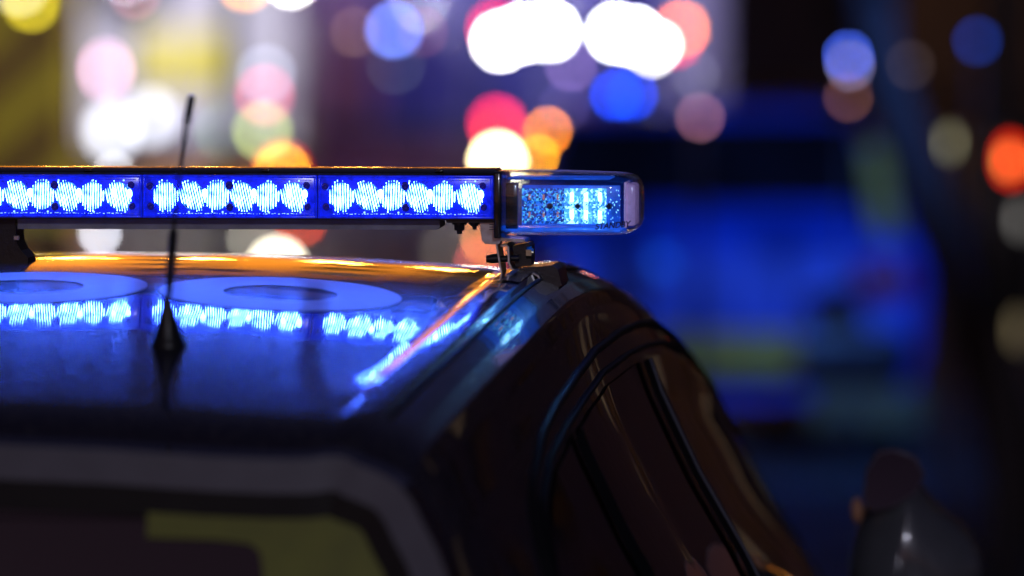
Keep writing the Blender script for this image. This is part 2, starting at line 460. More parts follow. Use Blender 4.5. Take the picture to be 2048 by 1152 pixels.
bmesh.ops.translate(bm, vec=(0, -.002, 0), verts=[v for v in ff['geom'] if isinstance(v, bmesh.types.BMVert)])
link('lime_marking', bm, pbr('dark_lime_film', (.20, .215, .012), .5, noise=.15, nscale=25), car)

# ---- aerial on the roof
AX, AY = .198, -.68
base = roof_point(AX, AY)
bm = bmesh.new()
lathe(bm, [(.0185, -.004), (.0185, .001), (.0165, .004), (.0125, .014), (.0090, .026), (.0058, .038), (.0040, .046), (.0032, .050)], 28)
ab = link('antenna_base', bm, BLACKPL, car, smooth=35, loc=base, rot=(R(7), 0, 0))
bm = bmesh.new()
def mast(u): return Vector((.0010 + .010 * u + .013 * u * u, 0, .048 + .196 * u))
pts = [mast(i / 40) for i in range(39)]
tube(bm, pts, [.0030 if i < 2 else (.0034 if i < 14 else .0021) for i in range(39)], 10)
am = link('antenna_mast', bm, RUBBER, ab, smooth=True, rot=(R(-7), 0, 0))
bm = bmesh.new()
hel = []
for i in range(26 * 10):
    a = 2 * math.pi * i / 10; u = .09 + .24 * i / 260; p = mast(u)
    hel.append(p + Vector((math.cos(a) * .0042, math.sin(a) * .0042, 0)))
tube(bm, hel, .0008, 5)
link('antenna_coil', bm, BLACKPL, ab, smooth=True, rot=(R(-7), 0, 0))
bm = bmesh.new()
p0, p1 = mast(.87), mast(1.0)
cyl(bm, p0, p1, .0034, .0040, 14)
cyl(bm, p1, mast(1.015), .0040, .0025, 14)
link('antenna_tip', bm, BLACKPL, ab, smooth=40, rot=(R(-7), 0, 0))

# ---- door mirror
def mirror(sgn):
    c = local_at(1834, 1140, 1.15)
    rings = [(-.10, .30), (-.085, .66), (-.06, .90), (-.03, 1.0), (.02, .98), (.06, .8), (.09, .45)]
    bm = bmesh.new(); vr = []
    def outline(a):
        x = math.cos(a) * .088; z = math.sin(a) * .078
        # the head stands taller on the inner side
        z += .075 * max(0, math.sin(a)) * math.exp(-((x + .036) / .046) ** 2)
        if z < 0: z *= .7
        return x, z
    for y, k in rings:
        row = []
        for i in range(48):
            x, z = outline(2 * math.pi * i / 48)
            row.append(bm.verts.new((sgn * (c.x + x * k), 1.15 + y + .02, ZR + c.z + z * (.5 + .5 * k) - .02 * (1 - k))))
        vr.append(row)
    for a, b in zip(vr, vr[1:]):
        for i in range(48): bm.faces.new((a[i], a[(i + 1) % 48], b[(i + 1) % 48], b[i]))
    bm.faces.new(vr[0][::-1]); bm.faces.new(vr[-1])
    cyl(bm, (sgn * (c.x - .07), 1.16, ZR + c.z - .03), (sgn * (c.x - .17), 1.2, ZR + c.z - .07), .018, .024, 14)
    m = link('door_mirror', bm, pbr('mirror_grey_shell', (.13, .135, .15), .22, coat=1, noise=.1), car, smooth=50)
    bm = bmesh.new()
    o = [local_at(a, b, 1.15) for a, b in [(1732, 985), (1738, 930), (1760, 897), (1790, 890), (1832, 905), (1850, 940), (1832, 975), (1790, 1000), (1745, 1008)]]
    prism(bm, [(sgn * p.x, ZR + p.z) for p in o], 1.062, 1.075)
    link('mirror_glass', bm, pbr('mirror_glass', (.22, .20, .28), .03, metal=1), m)
    bm = bmesh.new(); tube(bm, [(sgn * p.x, 1.066, ZR + p.z) for p in o], .0022, 8, closed=True); link('mirror_rim', bm, pbr('mirror_rim_plastic', (.22, .20, .26), .2, coat=1), m, smooth=True)
    bm = bmesh.new()
    o = local_at(1697, 1018, 1.12)
    bmesh.ops.create_uvsphere(bm, u_segments=16, v_segments=10, radius=.011, matrix=Matrix.Translation((sgn * (o.x + .012), 1.10, ZR + o.z)) @ Matrix.Diagonal((.8, 1, 1.5, 1)))
    link('indicator', bm, pbr('indicator_lens', (.7, .35, .2), .1, coat=1), m, smooth=True)
mirror(1); mirror(-1)
# ---- wheels and lamps of the car (below and beyond the frame)
for sgn in (1, -1):
    for y in (-.45, 2.25):
        bm = bmesh.new()
        mm = Matrix.Translation((sgn * .74, y, .33)) @ Matrix.Rotation(math.pi / 2, 4, 'Y')
        lathe(bm, [(.21, -.11), (.31, -.11), (.33, -.08), (.33, .08), (.31, .11), (.21, .11)], 40, mm)
        wh = link('wheel', bm, RUBBER, car, smooth=40)
        bm = bmesh.new()
        lathe(bm, [(.03, -.115), (.06, -.12), (.20, -.09), (.21, -.10), (.215, .09), (.19, .10), (.05, .118), (.02, .112)], 30, mm)
        link('rim', bm, ALU, wh, smooth=30)
    bm = bmesh.new(); box(bm, (sgn * .62, YF - .02, .72), (.26, .10, .12), .03)
    link('headlight', bm, pbr('headlight_lens', (.5, .5, .55), .05, coat=1), car, smooth=40)

# ------------------------------------------------------------------ the light bar (focus)
bar = empty('light_bar', (car.location.x, car.location.y, ZR), -YAW)
tag(bar, 'sharp lit blue light bar across the dark car roof with a clear end cap', 'light bar')
FY = -.050                                    # front face of the lamp modules
ZB, ZT = .0578, .1052
XE, PITCHM = .4648, .1936
NM = 5
XL = XE - NM * PITCHM
def L(px, py, y=FY): return local_at(px, py, y)
HOUS = pbr('bar_black_housing', (.014, .013, .016), .22, coat=.7, coat_rough=.06, noise=.2, nscale=40)
BLUEPL = glowy('blue_lit_lens_plastic', (.01, .03, .5), (.006, .022, 1.0), .40, .18, nscale=130)
LEDW = emit('led_flute_light', (.045, .13, 1.0), 44, nscale=90, lo=.12, hi=2.2)
LEDG = emit('led_lens_glow', (.05, .22, 1.0), 1.1, nscale=200, lo=.15, hi=1.9)
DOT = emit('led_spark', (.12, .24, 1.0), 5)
SCREWM = glowy('blue_glow_screw', (.01, .02, .2), (.004, .015, 1), .10, .12, spec=.9)  # screws glow in place of the lamp light falling on them
# housing: top cover with slightly domed top, floor tray
bm = bmesh.new()
prof = [(FY - .002, ZT + .0003), (FY - .0025, ZT + .0022), (FY + .004, ZT + .0042), (FY + .025, ZT + .0068), (0, ZT + .0075), (.03, ZT + .0066), (.048, ZT + .003), (.052, ZT - .004), (.052, ZB), (.046, ZB - .002), (FY + .006, ZB - .002), (FY - .002, ZB - .0012), (FY - .002, ZB + .0003), (FY + .006, ZB + .0006), (FY + .006, ZT)]
a = [bm.verts.new((XL, y, z)) for y, z in prof]; b = [bm.verts.new((XE + .0005, y, z)) for y, z in prof]
n = len(a)
for i in range(n): bm.faces.new((a[i], b[i], b[(i + 1) % n], a[(i + 1) % n]))
bm.faces.new(a[::-1]); bm.faces.new(b)
link('bar_housing', bm, HOUS, bar, smooth=30)
for k in range(NM * 2):                       # little cover clips on the top edge
    bm = bmesh.new(); x = XE - PITCHM * .31 - k * PITCHM * (.985 if k % 2 else 1.0) / 1.0
    if x < XL: break
    box(bm, (0, FY + .003, ZT + .0052), (.0095, .006, .0030), .0012)
    link('cover_clip', bm, HOUS, bar, smooth=40, loc=(x, 0, 0))
# lens of six fluted circles per module
def flute_mesh(tilt, seed):
    rnd = random.Random(seed); bm = bmesh.new()
    n = 8; rx, rz = .0113, .0150
    sh = math.tan(R(tilt))
    for i in range(-1, n + 1):
        u = (i + .5) / n * 2 - 1; x = u * rx
        hgt = rz * math.sqrt(max(.10, 1 - abs(u) ** 3.2)) * rnd.uniform(.95, 1.04)
        if abs(u) > 1: hgt = rz * rnd.uniform(.35, .55)
        wd = .00060 * rnd.uniform(.75, 1.2)
        segs = 7
        prev = None
        for j in range(segs + 1):
            z = -hgt + 2 * hgt * j / segs
            k = wd * (.35 if j in (0, segs) else 1) * rnd.uniform(.85, 1.12)
            xx = x - z * sh + rnd.uniform(-.00008, .00008)
            row = [bm.verts.new((xx - k, 0, z)), bm.verts.new((xx, -.0009, z)), bm.verts.new((xx + k, 0, z))]
            if prev:
                bm.faces.new((prev[0], prev[1], row[1], row[0])); bm.faces.new((prev[1], prev[2], row[2], row[1]))
            prev = row
        # short bright ticks above and below each flute
        for zz in (hgt + rnd.uniform(.0012, .0022), -hgt - rnd.uniform(.0010, .0018)):
            if rnd.random() < .55 and abs(u) < 1:
                xx = x - zz * sh; k = wd * .55
                vs = [bm.verts.new((xx - k, -.0003, zz - .0009)), bm.verts.new((xx + k, -.0003, zz - .0009)), bm.verts.new((xx + k, -.0003, zz + .0009)), bm.verts.new((xx - k, -.0003, zz + .0009))]
                bm.faces.new(vs)
    me = bpy.data.meshes.new('led_lens'); bm.to_mesh(me); bm.free(); me.materials.append(LEDW); return me
FL = [flute_mesh(1, 1), flute_mesh(13, 2), flute_mesh(-2, 3), flute_mesh(12, 4), flute_mesh(-1, 5), flute_mesh(11, 6)]
bm = bmesh.new()
box(bm, (0, .0035, 0), (.1, .1, .1))
bm.free()
LC = [.0268, .0556, .0825, .1113, .1382, .1675]
zc = (ZB + ZT) / 2 + .0004
def mod_base():
    bm = bmesh.new()
    hw, hh = PITCHM / 2 - .0008, (ZT - ZB) / 2 - .0002
    box(bm, (0, .004, 0), (hw * 2, .006, hh * 2), .0008)
    # raised frame, rails above and below the lenses, and upright ribs at the ends
    for z in (hh - .0012, -hh + .0012): box(bm, (0, -.0008, z), (hw * 2, .004, .0022), .0006)
    for x in (hw - .0012, -hw + .0012): box(bm, (x, -.0008, 0), (.0022, .004, hh * 2 - .0046), .0006)
    for z in (hh - .0052, -hh + .0046): box(bm, (0, .0008, z), (hw * 1.88, .0012, .0008), .0003)
    for i in range(9):
        for s in (-1, 1): box(bm, (s * (hw - .0055 - i * .0011), .0006, -.001 + .003 * ((i * 7) % 3 - 1)), (.0004, .001, .010 + .004 * (i % 3)), 0)
    return bm
module0 = None
for k in range(NM):
    xm = XE - (k + .5) * PITCHM
    if module0 is None:
        m0 = link('led_module', mod_base(), BLUEPL, bar, smooth=40, loc=(xm, FY, (ZB + ZT) / 2)); module0 = m0
        parts = []
        for i, c in enumerate(LC):
            o = bpy.data.objects.new('led_lens', FL[i]); COL.objects.link(o); o.parent = m0; o.location = (c - PITCHM / 2, -.0003, .0004); parts.append(o)
            bm = bmesh.new(); lathe(bm, [(.0138, 0), (.0136, .0006), (.0105, .0010), (.002, .0012)], 28, Matrix.Diagonal((.94, 1, 1.1, 1)) @ Matrix.Rotation(math.pi / 2, 4, 'X'))
            g = link('lens_bowl', bm, LEDG, m0, smooth=50, loc=(c - PITCHM / 2, .0009, .0004)); parts.append(g)
        sm = None
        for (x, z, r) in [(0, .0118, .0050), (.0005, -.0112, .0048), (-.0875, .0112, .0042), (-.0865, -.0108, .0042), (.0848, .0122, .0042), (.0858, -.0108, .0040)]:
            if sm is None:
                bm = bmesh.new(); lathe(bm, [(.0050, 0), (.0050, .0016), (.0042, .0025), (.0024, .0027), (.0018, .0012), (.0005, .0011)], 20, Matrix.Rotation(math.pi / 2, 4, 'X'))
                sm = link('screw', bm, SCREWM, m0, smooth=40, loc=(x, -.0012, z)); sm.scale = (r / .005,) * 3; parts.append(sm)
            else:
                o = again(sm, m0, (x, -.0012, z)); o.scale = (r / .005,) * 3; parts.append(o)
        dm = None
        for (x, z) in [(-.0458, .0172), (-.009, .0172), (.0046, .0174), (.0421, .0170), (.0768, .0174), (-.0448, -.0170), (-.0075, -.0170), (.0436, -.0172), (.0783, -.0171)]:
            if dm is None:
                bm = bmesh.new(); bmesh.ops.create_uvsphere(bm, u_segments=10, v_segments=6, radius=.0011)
                dm = link('glint_dot', bm, DOT, m0, smooth=True, loc=(x, -.001, z)); parts.append(dm)  # glowing dots put in as glints between the lenses
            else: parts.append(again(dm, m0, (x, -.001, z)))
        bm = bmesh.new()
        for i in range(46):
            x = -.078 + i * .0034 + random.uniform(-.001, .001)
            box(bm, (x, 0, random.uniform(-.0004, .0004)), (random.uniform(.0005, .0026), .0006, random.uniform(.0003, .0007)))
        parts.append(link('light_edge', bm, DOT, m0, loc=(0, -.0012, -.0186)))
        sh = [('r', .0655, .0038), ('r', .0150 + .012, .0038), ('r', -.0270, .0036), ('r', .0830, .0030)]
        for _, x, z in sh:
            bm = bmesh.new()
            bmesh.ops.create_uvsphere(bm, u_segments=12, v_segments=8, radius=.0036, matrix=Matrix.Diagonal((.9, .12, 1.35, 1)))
            parts.append(link('glint_dot', bm, LEDW, m0, smooth=True, loc=(x, -.0006, z)))
    else:
        m0 = module0.copy(); COL.objects.link(m0); m0.parent = bar; m0.location.x = xm
        for p in parts:
            c = p.copy(); COL.objects.link(c); c.parent = m0

# under-bar rail
bm = bmesh.new()
x0, x1 = L(35, 450, -.03).x, L(880, 450, -.03).x
zt_, zb_ = ZB - .0025, L(300, 459, -.03).z
prism(bm, [(x0, zb_), (x1 - .004, zb_ + .001), (x1, zb_ + .004), (x1, zt_), (x0, zt_)], -.030, .028)
link('mounting_rail', bm, ALU, bar)
# centre support post with flared foot
bm = bmesh.new()
x1 = L(33, 480, -.02).x; zf = roof_point(x1 - .05, 0).z - ZR
prism(bm, [(x1 - .13, zt_), (x1, zt_), (x1 + .001, zf + .022), (x1 + .006, zf + .012), (x1 + .014, zf + .004), (x1 + .014, zf - .002), (x1 - .144, zf - .002), (x1 - .144, zf + .004), (x1 - .136, zf + .012), (x1 - .131, zf + .022)], -.028, .026)
link('centre_support', bm, BLACKPL, bar)
bm = bmesh.new()
box(bm, (x1 + .002, -.031, zf + .026), (.007, .004, .006), .001)
link('support_bolt', bm, STEEL, bar)

# ---- clear end cap with its corner lamp
def endcap(mirror=False):
    sg = -1 if mirror else 1
    X = (lambda x: x) if not mirror else (lambda x: XL + XE - x)
    bm = bmesh.new(); box(bm, (X(.4694), 0, .073), (.0085, .112, .072), .002)
    link('end_plate', bm, HOUS, bar, smooth=40)
    # outer shell: stations along x, rounded-rectangle sections, swelling then closing at the end
    def section(x, hy, z0, z1, r):
        pts = []
        for cx, cz, a0 in ((hy - r, z1 - r, 0), (-hy + r, z1 - r, 90), (-hy + r, z0 + r, 180), (hy - r, z0 + r, 270)):
            for k in range(7):
                a = R(a0 + 90 * k / 6); pts.append((X(x), cx + r * math.cos(a), cz + r * math.sin(a)))
        return pts
    st = [(.4740, .0560, .0425, .1095, .010), (.4780, .0572, .0420, .1098, .012), (.50, .0580, .0405, .1096, .014), (.55, .0585, .0402, .1084, .015), (.59, .0580, .0405, .1072, .016), (.602, .0565, .0410, .1066, .017),
          (.6115, .0530, .0426, .1052, .018), (.6180, .0470, .0455, .1024, .018), (.6222, .0390, .0495, .0980, .017), (.6245, .0290, .0550, .0920, .014), (.6252, .018, .0610, .0860, .010)]
    def shell(off):
        bm = bmesh.new(); rr = []
        for i, (x, hy, z0, z1, r) in enumerate(st):
            xx = x - off * (1.0 if i > 6 else 0) + (off if i == 0 else 0)
            rr.append([bm.verts.new(p) for p in section(xx, hy - off, z0 + off, z1 - off, max(.002, r - off))])
        for a, b in zip(rr, rr[1:]):
            for k in range(28): bm.faces.new((a[k], a[(k + 1) % 28], b[(k + 1) % 28], b[k]))
        bm.faces.new(rr[0]); bm.faces.new(rr[-1][::-1])
        bmesh.ops.recalc_face_normals(bm, faces=bm.faces)
        return bm
    o = shell(0); i_ = shell(.0012)
    for f in i_.faces: f.normal_flip()
    tmp = bpy.data.meshes.new('tmp'); i_.to_mesh(tmp); i_.free(); o.from_mesh(tmp); bpy.data.meshes.remove(tmp)
    me = bpy.data.meshes.new('end_cap'); o.to_mesh(me); o.free(); me.materials.append(CAPG)
    for p in me.polygons: p.use_smooth = True
    me.set_sharp_from_angle(angle=R(60))
    oc = bpy.data.objects.new('end_cap', me); COL.objects.link(oc); oc.parent = bar
    # inner tray, roof and board
    bm = bmesh.new(); box(bm, (X(.540), 0, .0455), (.126, .098, .003), .001)
    link('cap_tray', bm, TRAY, bar, smooth=40)
    bm = bmesh.new(); box(bm, (X(.484), -.036, .072), (.013, .012, .050), .001)
    link('cap_inner_frame', bm, HOUS, bar, smooth=40)
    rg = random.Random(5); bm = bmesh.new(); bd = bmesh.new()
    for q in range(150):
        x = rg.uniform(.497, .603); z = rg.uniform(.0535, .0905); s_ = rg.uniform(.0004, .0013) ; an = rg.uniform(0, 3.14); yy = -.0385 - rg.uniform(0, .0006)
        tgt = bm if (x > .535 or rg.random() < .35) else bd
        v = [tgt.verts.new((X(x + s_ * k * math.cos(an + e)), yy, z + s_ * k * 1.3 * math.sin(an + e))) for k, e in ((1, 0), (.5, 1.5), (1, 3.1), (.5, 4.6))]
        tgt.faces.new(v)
    link('glowing_glints', bm, GLINT, bar); link('dim_glints', bd, MIRR, bar)  # scattered glowing flakes drawn in for the sparkle
    bm = bmesh.new(); box(bm, (X(.535), .006, .1015), (.112, .080, .002), .0008)
    link('circuit_board', bm, BOARD, bar, smooth=40)
    bm = bmesh.new(); box(bm, (X(.5475), -.0245, .0722), (.108, .004, .044), .001)
    board = link('lamp_board', bm, BOARD, bar, smooth=40)
    # a raised screw-port ring and ribs moulded in the shell foot
    bm = bmesh.new()
    for q in range(9): box(bm, (X(.480 + q * .0032), -.051, .0998), (.0009, .003, .0050), .0002)
    link('cap_ribs', bm, RIBM, bar)
    # faceted reflectors; lit and dark facets set by material in place of mirrored light
    for r_, z in enumerate((.0812, .0622)):
        for c in range(6):
            x = .5025 + c * .01545
            lit_ = c >= 3
            bm = bmesh.new(); nx, nz = 6, 7; hw, hh = .0077, .0098; gv = []
            for i in range(nx + 1):
                col_ = []
                for j in range(nz + 1):
                    u = i / nx * 2 - 1; v = j / nz * 2 - 1; e = max(abs(u), abs(v))
                    ju = 0 if abs(u) == 1 else rg.uniform(-.09, .09); jv = 0 if abs(v) == 1 else rg.uniform(-.09, .09)
                    col_.append(bm.verts.new(((u + ju) * hw, -.0095 * e ** 1.5 + rg.uniform(-.0006, .0006), (v + jv) * hh)))
                gv.append(col_)
            for i in range(nx):
                for j in range(nz):
                    tri = [(gv[i][j], gv[i + 1][j], gv[i + 1][j + 1]), (gv[i][j], gv[i + 1][j + 1], gv[i][j + 1])] if (i + j) % 2 else [(gv[i][j], gv[i + 1][j], gv[i][j + 1]), (gv[i + 1][j], gv[i + 1][j + 1], gv[i][j + 1])]
                    for t3 in tri:
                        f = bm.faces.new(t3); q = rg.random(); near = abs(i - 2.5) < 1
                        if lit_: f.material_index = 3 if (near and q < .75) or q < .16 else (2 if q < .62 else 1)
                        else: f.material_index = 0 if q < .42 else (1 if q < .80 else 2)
            ref = link('reflector_cell', bm, FAC[0], board, loc=(X(x), -.0275, z))
            for fm in FAC[1:]: ref.data.materials.append(fm)
            lit = c >= 3
            bm = bmesh.new()
            if lit: box(bm, (0, -.0022, 0), (.0040, .002, .0170), .0012)
            else: box(bm, (0, -.0022, 0), (.0022, .0016, .0060), .0005)
            link('led_chip', bm, CHIPON if lit else CHIPOFF, board, smooth=40, loc=(X(x), -.0278, z))
    for x in (.5255, .5560, .5900):
        bm = bmesh.new(); lathe(bm, [(.0034, -.002), (.0034, .010), (.0026, .0118), (.0012, .0112)], 18, Matrix.Rotation(math.pi / 2, 4, 'X'))
        link('board_screw', bm, SCREWC, board, smooth=40, loc=(X(x), -.030, .0717))
    # short side board looking outwards, with glowing blocks for the pinkish see-through tip
    bm = bmesh.new(); box(bm, (X(.6075), .002, .0728), (.003, .066, .050), .001)
    for q in range(7): box(bm, (X(.6135), -.026 + q * .009, .0728), (.0105, .0080, .046), .003)
    link('side_lamp_board', bm, PINKP, bar, smooth=40)
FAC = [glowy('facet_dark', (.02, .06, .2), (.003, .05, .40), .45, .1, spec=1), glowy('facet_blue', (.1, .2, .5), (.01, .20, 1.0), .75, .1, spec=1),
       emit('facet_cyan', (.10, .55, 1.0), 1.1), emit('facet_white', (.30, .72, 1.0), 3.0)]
GLINT = emit('glint_glow', (.22, .62, 1.0), 2.2)
CAPG = clear_shell('clear_polycarbonate', (.90, .95, 1.0))
TRAY = glowy('blue_glow_tray', (.2, .26, .4), (.003, .11, .9), .7, .25, nscale=60)  # tray's own glow replaces LED light falling on it
BOARD = glowy('blue_glow_board', (.05, .12, .35), (.004, .10, .9), .48, .3, nscale=110)  # board glows by itself as if lit by the chips
MIRR = glowy('glowing_chrome', (.45, .75, 1.0), (.03, .30, 1.0), .50, .2, nscale=420)  # blue glow in the chrome stands in for mirrored LEDs
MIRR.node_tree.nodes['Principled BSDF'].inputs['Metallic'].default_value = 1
CHIPON = emit('corner_led_light', (.16, .50, 1.0), 14)
CHIPOFF = glowy('dim_glow_led_chip', (.8, .35, .28), (1, .35, .25), .35)  # unlit chips given a faint pink glow of their own
SCREWC = pbr('dark_blue_screw', (.01, .03, .10), .2, metal=.6)
PINKP = pbr('glowing_lilac_block', (.72, .52, .62), .15, coat=1, noise=.25, nscale=90)
PINKP.node_tree.nodes['Principled BSDF'].inputs['Emission Color'].default_value = (.35, .22, .55, 1); PINKP.node_tree.nodes['Principled BSDF'].inputs['Emission Strength'].default_value = .5  # lilac glow stands in for light showing through the clear tip
RIBM = pbr('blue_grey_rib', (.08, .12, .3), .2)
endcap(); endcap(True)
# printed maker's lettering low on the cap, facing the viewer
fc = bpy.data.curves.new('lettering', 'FONT'); fc.body = 'STANDBY'; fc.size = .0088; fc.shear = .30; fc.extrude = .00015; fc.space_character = .96; fc.offset = .00018
tmp = bpy.data.objects.new('lettering_source', fc); COL.objects.link(tmp)
bpy.context.view_layer.update()
me = bpy.data.meshes.new_from_object(tmp.evaluated_get(bpy.context.evaluated_depsgraph_get()))
bpy.data.objects.remove(tmp)
me.materials.clear(); me.materials.append(pbr('dark_blue_print', (.006, .012, .06), .4))
t = bpy.data.objects.new('lettering', me); COL.objects.link(t); t.parent = bar
lp = L(1190, 459, -.060)
t.location = (lp.x, -.0592, lp.z); t.rotation_euler = (R(90), R(-5), 0)

# ---- roof clamp and bracket at the right-hand foot
def plate(name, pxs, y0, y1, m, ref=FY, par=None):
    bm = bmesh.new(); pts = [L(a, b, ref) for a, b in pxs]
    prism(bm, [(p.x, p.z) for p in pts], y0, y1)
    bmesh.ops.bevel(bm, geom=bm.edges[:], offset=.0006, segments=2, affect='EDGES', clamp_overlap=True)
    return link(name, bm, m, par or bar, smooth=35)
def strip(name, path, th, y0, y1, m, ref=FY):
    """folded sheet metal: centre line in px, thickness in metres, extruded along the car"""
    pts = [L(a, b, ref) for a, b in path]; P2 = [Vector((p.x, p.z)) for p in pts]
    lft, rgt = [], []
    for i, p in enumerate(P2):
        a = P2[max(0, i - 1)]; b = P2[min(len(P2) - 1, i + 1)]; d = (b - a).normalized(); n = Vector((-d.y, d.x)) * th / 2
        lft.append(p + n); rgt.append(p - n)
    bm = bmesh.new(); o = lft + rgt[::-1]
    prism(bm, [(p.x, p.y) for p in o], y0, y1)
    return link(name, bm, m, bar, smooth=25)
plate('slider_plate', [(892, 438), (990, 438), (990, 446), (892, 446)], -.046, .03, BLKSTEEL)
def vnut(px, py0, py1, r, name):
    a = L(px, py0, -.03); b = L(px, py1, -.03)
    bm = bmesh.new(); cyl(bm, (a.x, -.03, a.z), (b.x, -.03, b.z + .004), r, r, 6)
    cyl(bm, (a.x, -.03, a.z), (b.x, -.03, b.z), r * .55, r * .5, 14)
    cyl(bm, (a.x, -.03, a.z), (a.x, -.03, a.z - .0022), r * 1.3, r * 1.3, 20)
    return link(name, bm, BLKSTEEL, bar, smooth=30)
vnut(919, 445, 468, .0062, 'hex_nut'); vnut(949, 445, 459, .0048, 'hex_nut')
plate('hook_block', [(957, 441), (993, 441), (999, 486), (994, 490), (968, 489), (962, 482)], -.040, -.006, STEEL)
bm = bmesh.new()
for q in range(3):
    a = L(984, 449 + q * 5, -.041); box(bm, (a.x, -.0405, a.z), (.006, .0012, .0010), .0002)
link('stamped_marks', bm, GREYTRIM, bar)
strip('upright_bracket', [(991, 486), (995, 510), (1001, 547)], .0022, -.040, .012, BLKSTEEL)
strip('upright_edge', [(991, 487), (995, 510), (1001, 546)], .0018, -.0415, -.0402, STEEL)
strip('folded_bracket', [(1000, 493), (1011, 491), (1015, 495), (1016, 525), (1021, 538), (1028, 542), (1066, 548), (1075, 553), (1083, 572)], .0026, -.040, .040, BLKSTEEL)
strip('folded_bracket_edge', [(1000, 493), (1011, 491), (1015, 495), (1016, 525), (1021, 538), (1028, 542), (1066, 548), (1075, 553), (1083, 572)], .0019, -.0418, -.0402, STEEL)
plate('clamp_block', [(1020, 494), (1052, 488), (1057, 494), (1058, 534), (1026, 536)], -.020, .030, BLKSTEEL)
plate('top_plate', [(995, 476), (1046, 480), (1050, 486), (996, 483)], -.036, .030, STEEL)
plate('foot_pad', [(1030, 540), (1100, 533), (1112, 541), (1120, 574), (1086, 588), (1078, 551), (1068, 545)], -.026, .075, BLKSTEEL)
a, b = L(973, 518, -.03), L(1020, 516, -.03)
bm = bmesh.new(); cyl(bm, (a.x + .004, -.03, a.z), (b.x - .012, -.03, b.z), .0050, .0052, 18); cyl(bm, (a.x, -.03, a.z), (a.x + .005, -.03, a.z), .0040, .0044, 18)
cyl(bm, (a.x + .012, -.03, a.z), (b.x + .01, -.03, b.z), .0034, .0034, 14)
link('clamp_bolt', bm, BLKSTEEL, bar, smooth=35)
a = L(1060, 505, -.02)
bm = bmesh.new(); cyl(bm, (a.x - .004, -.02, a.z), (a.x + .002, -.02, a.z), .0068, .0068, 6); cyl(bm, (a.x + .002, -.02, a.z), (a.x + .0042, -.02, a.z), .0045, .0042, 16)
link('clamp_nut', bm, pbr('zinc_plated', (.6, .58, .42), .3, metal=1, noise=.2), bar, smooth=30)
# clamp tongue lying on the ridge, with two short lines pressed in it
bm = bmesh.new(); g = []
for i in range(11):
    y = -.16 + .18 * i / 10
    g.append([bm.verts.new(SP(y, t_) + Vector((0, 0, .0022 - ZR))) for t_ in (.86, .90, .94, .98, 1.02, 1.06)])
for a, b in zip(g, g[1:]):
    for k in range(5): bm.faces.new((a[k], a[k + 1], b[k + 1], b[k]))
link('clamp_tongue', bm, HOUS, bar, smooth=True)
for px in (1001, 1018):
    a, b = L(px + 4, 551, -.06), L(px - 10, 566, -.06)
    p0 = SP(-.03, .96 + .02 * (px > 1010)); p1 = SP(-.11, .95 + .02 * (px > 1010))
    bm = bmesh.new(); tube(bm, [p0 + Vector((0, 0, .003 - ZR)), p1 + Vector((0, 0, .003 - ZR))], .0007, 6)
    link('pressed_line', bm, STEEL, bar)

# ------------------------------------------------------------------ ground
ASPH = pbr('damp_asphalt', (.05, .05, .055), .32, noise=.4, nscale=3, bump=.4, bscale=40, rvar=.35)
bm = bmesh.new(); bmesh.ops.create_grid(bm, x_segments=8, y_segments=8, size=300)
tag(link('ground', bm, ASPH), kind='structure')
GPAINT = pbr('grimy_white_paint', (.62, .62, .66), .35, coat=.5, noise=.12, nscale=4)
LIMEP = pbr('lime_yellow_panel', (.50, .46, .02), .4, noise=.12, nscale=5)
AMBP = pbr('ochre_panel', (.12, .05, .006), .4, noise=.12, nscale=5)
YELP = pbr('yellow_panel', (.80, .72, .10), .4, noise=.1, nscale=5)
BLUEP = pbr('blue_car_paint', (.008, .075, .60), .5, coat=.0, noise=.1, nscale=4)
DARKP = pbr('dark_maroon_paint', (.20, .07, .07), .4, coat=.4, noise=.2, nscale=4)
NAVYP = pbr('navy_paint', (.045, .055, .20), .4, coat=.4, noise=.2, nscale=4)
DGLASS = pbr('dark_vehicle_glass', (.012, .012, .018), .1, spec=.7)
CONC = pbr('wall_render', (.30, .27, .30), .8, noise=.25, nscale=2, bump=.4)
POLEM = pbr('dark_grey_pole', (.06, .06, .065), .6, noise=.2)
BARK = pbr('dark_bark', (.035, .022, .02), .85, noise=.4, nscale=12, bump=.9, bscale=30)
LENSM = {}
F_AP = FOC / 1000 / 2.75
def blur_px(d): return F_AP * (d - D0) / d / D0 * FPX
def lens_mat(col, strength):
    k = (tuple(round(c, 2) for c in col), round(strength, 1))
    if k not in LENSM: LENSM[k] = emit('lit_lamp_lens', col, strength)
    return LENSM[k]
HOUSB = pbr('lamp_housing', (.03, .03, .03), .5, noise=.2)
def to_local(root, p):
    a = -root.rotation_euler.z; q = p - root.location
    return Vector((q.x * math.cos(a) - q.y * math.sin(a), q.x * math.sin(a) + q.y * math.cos(a), q.z))
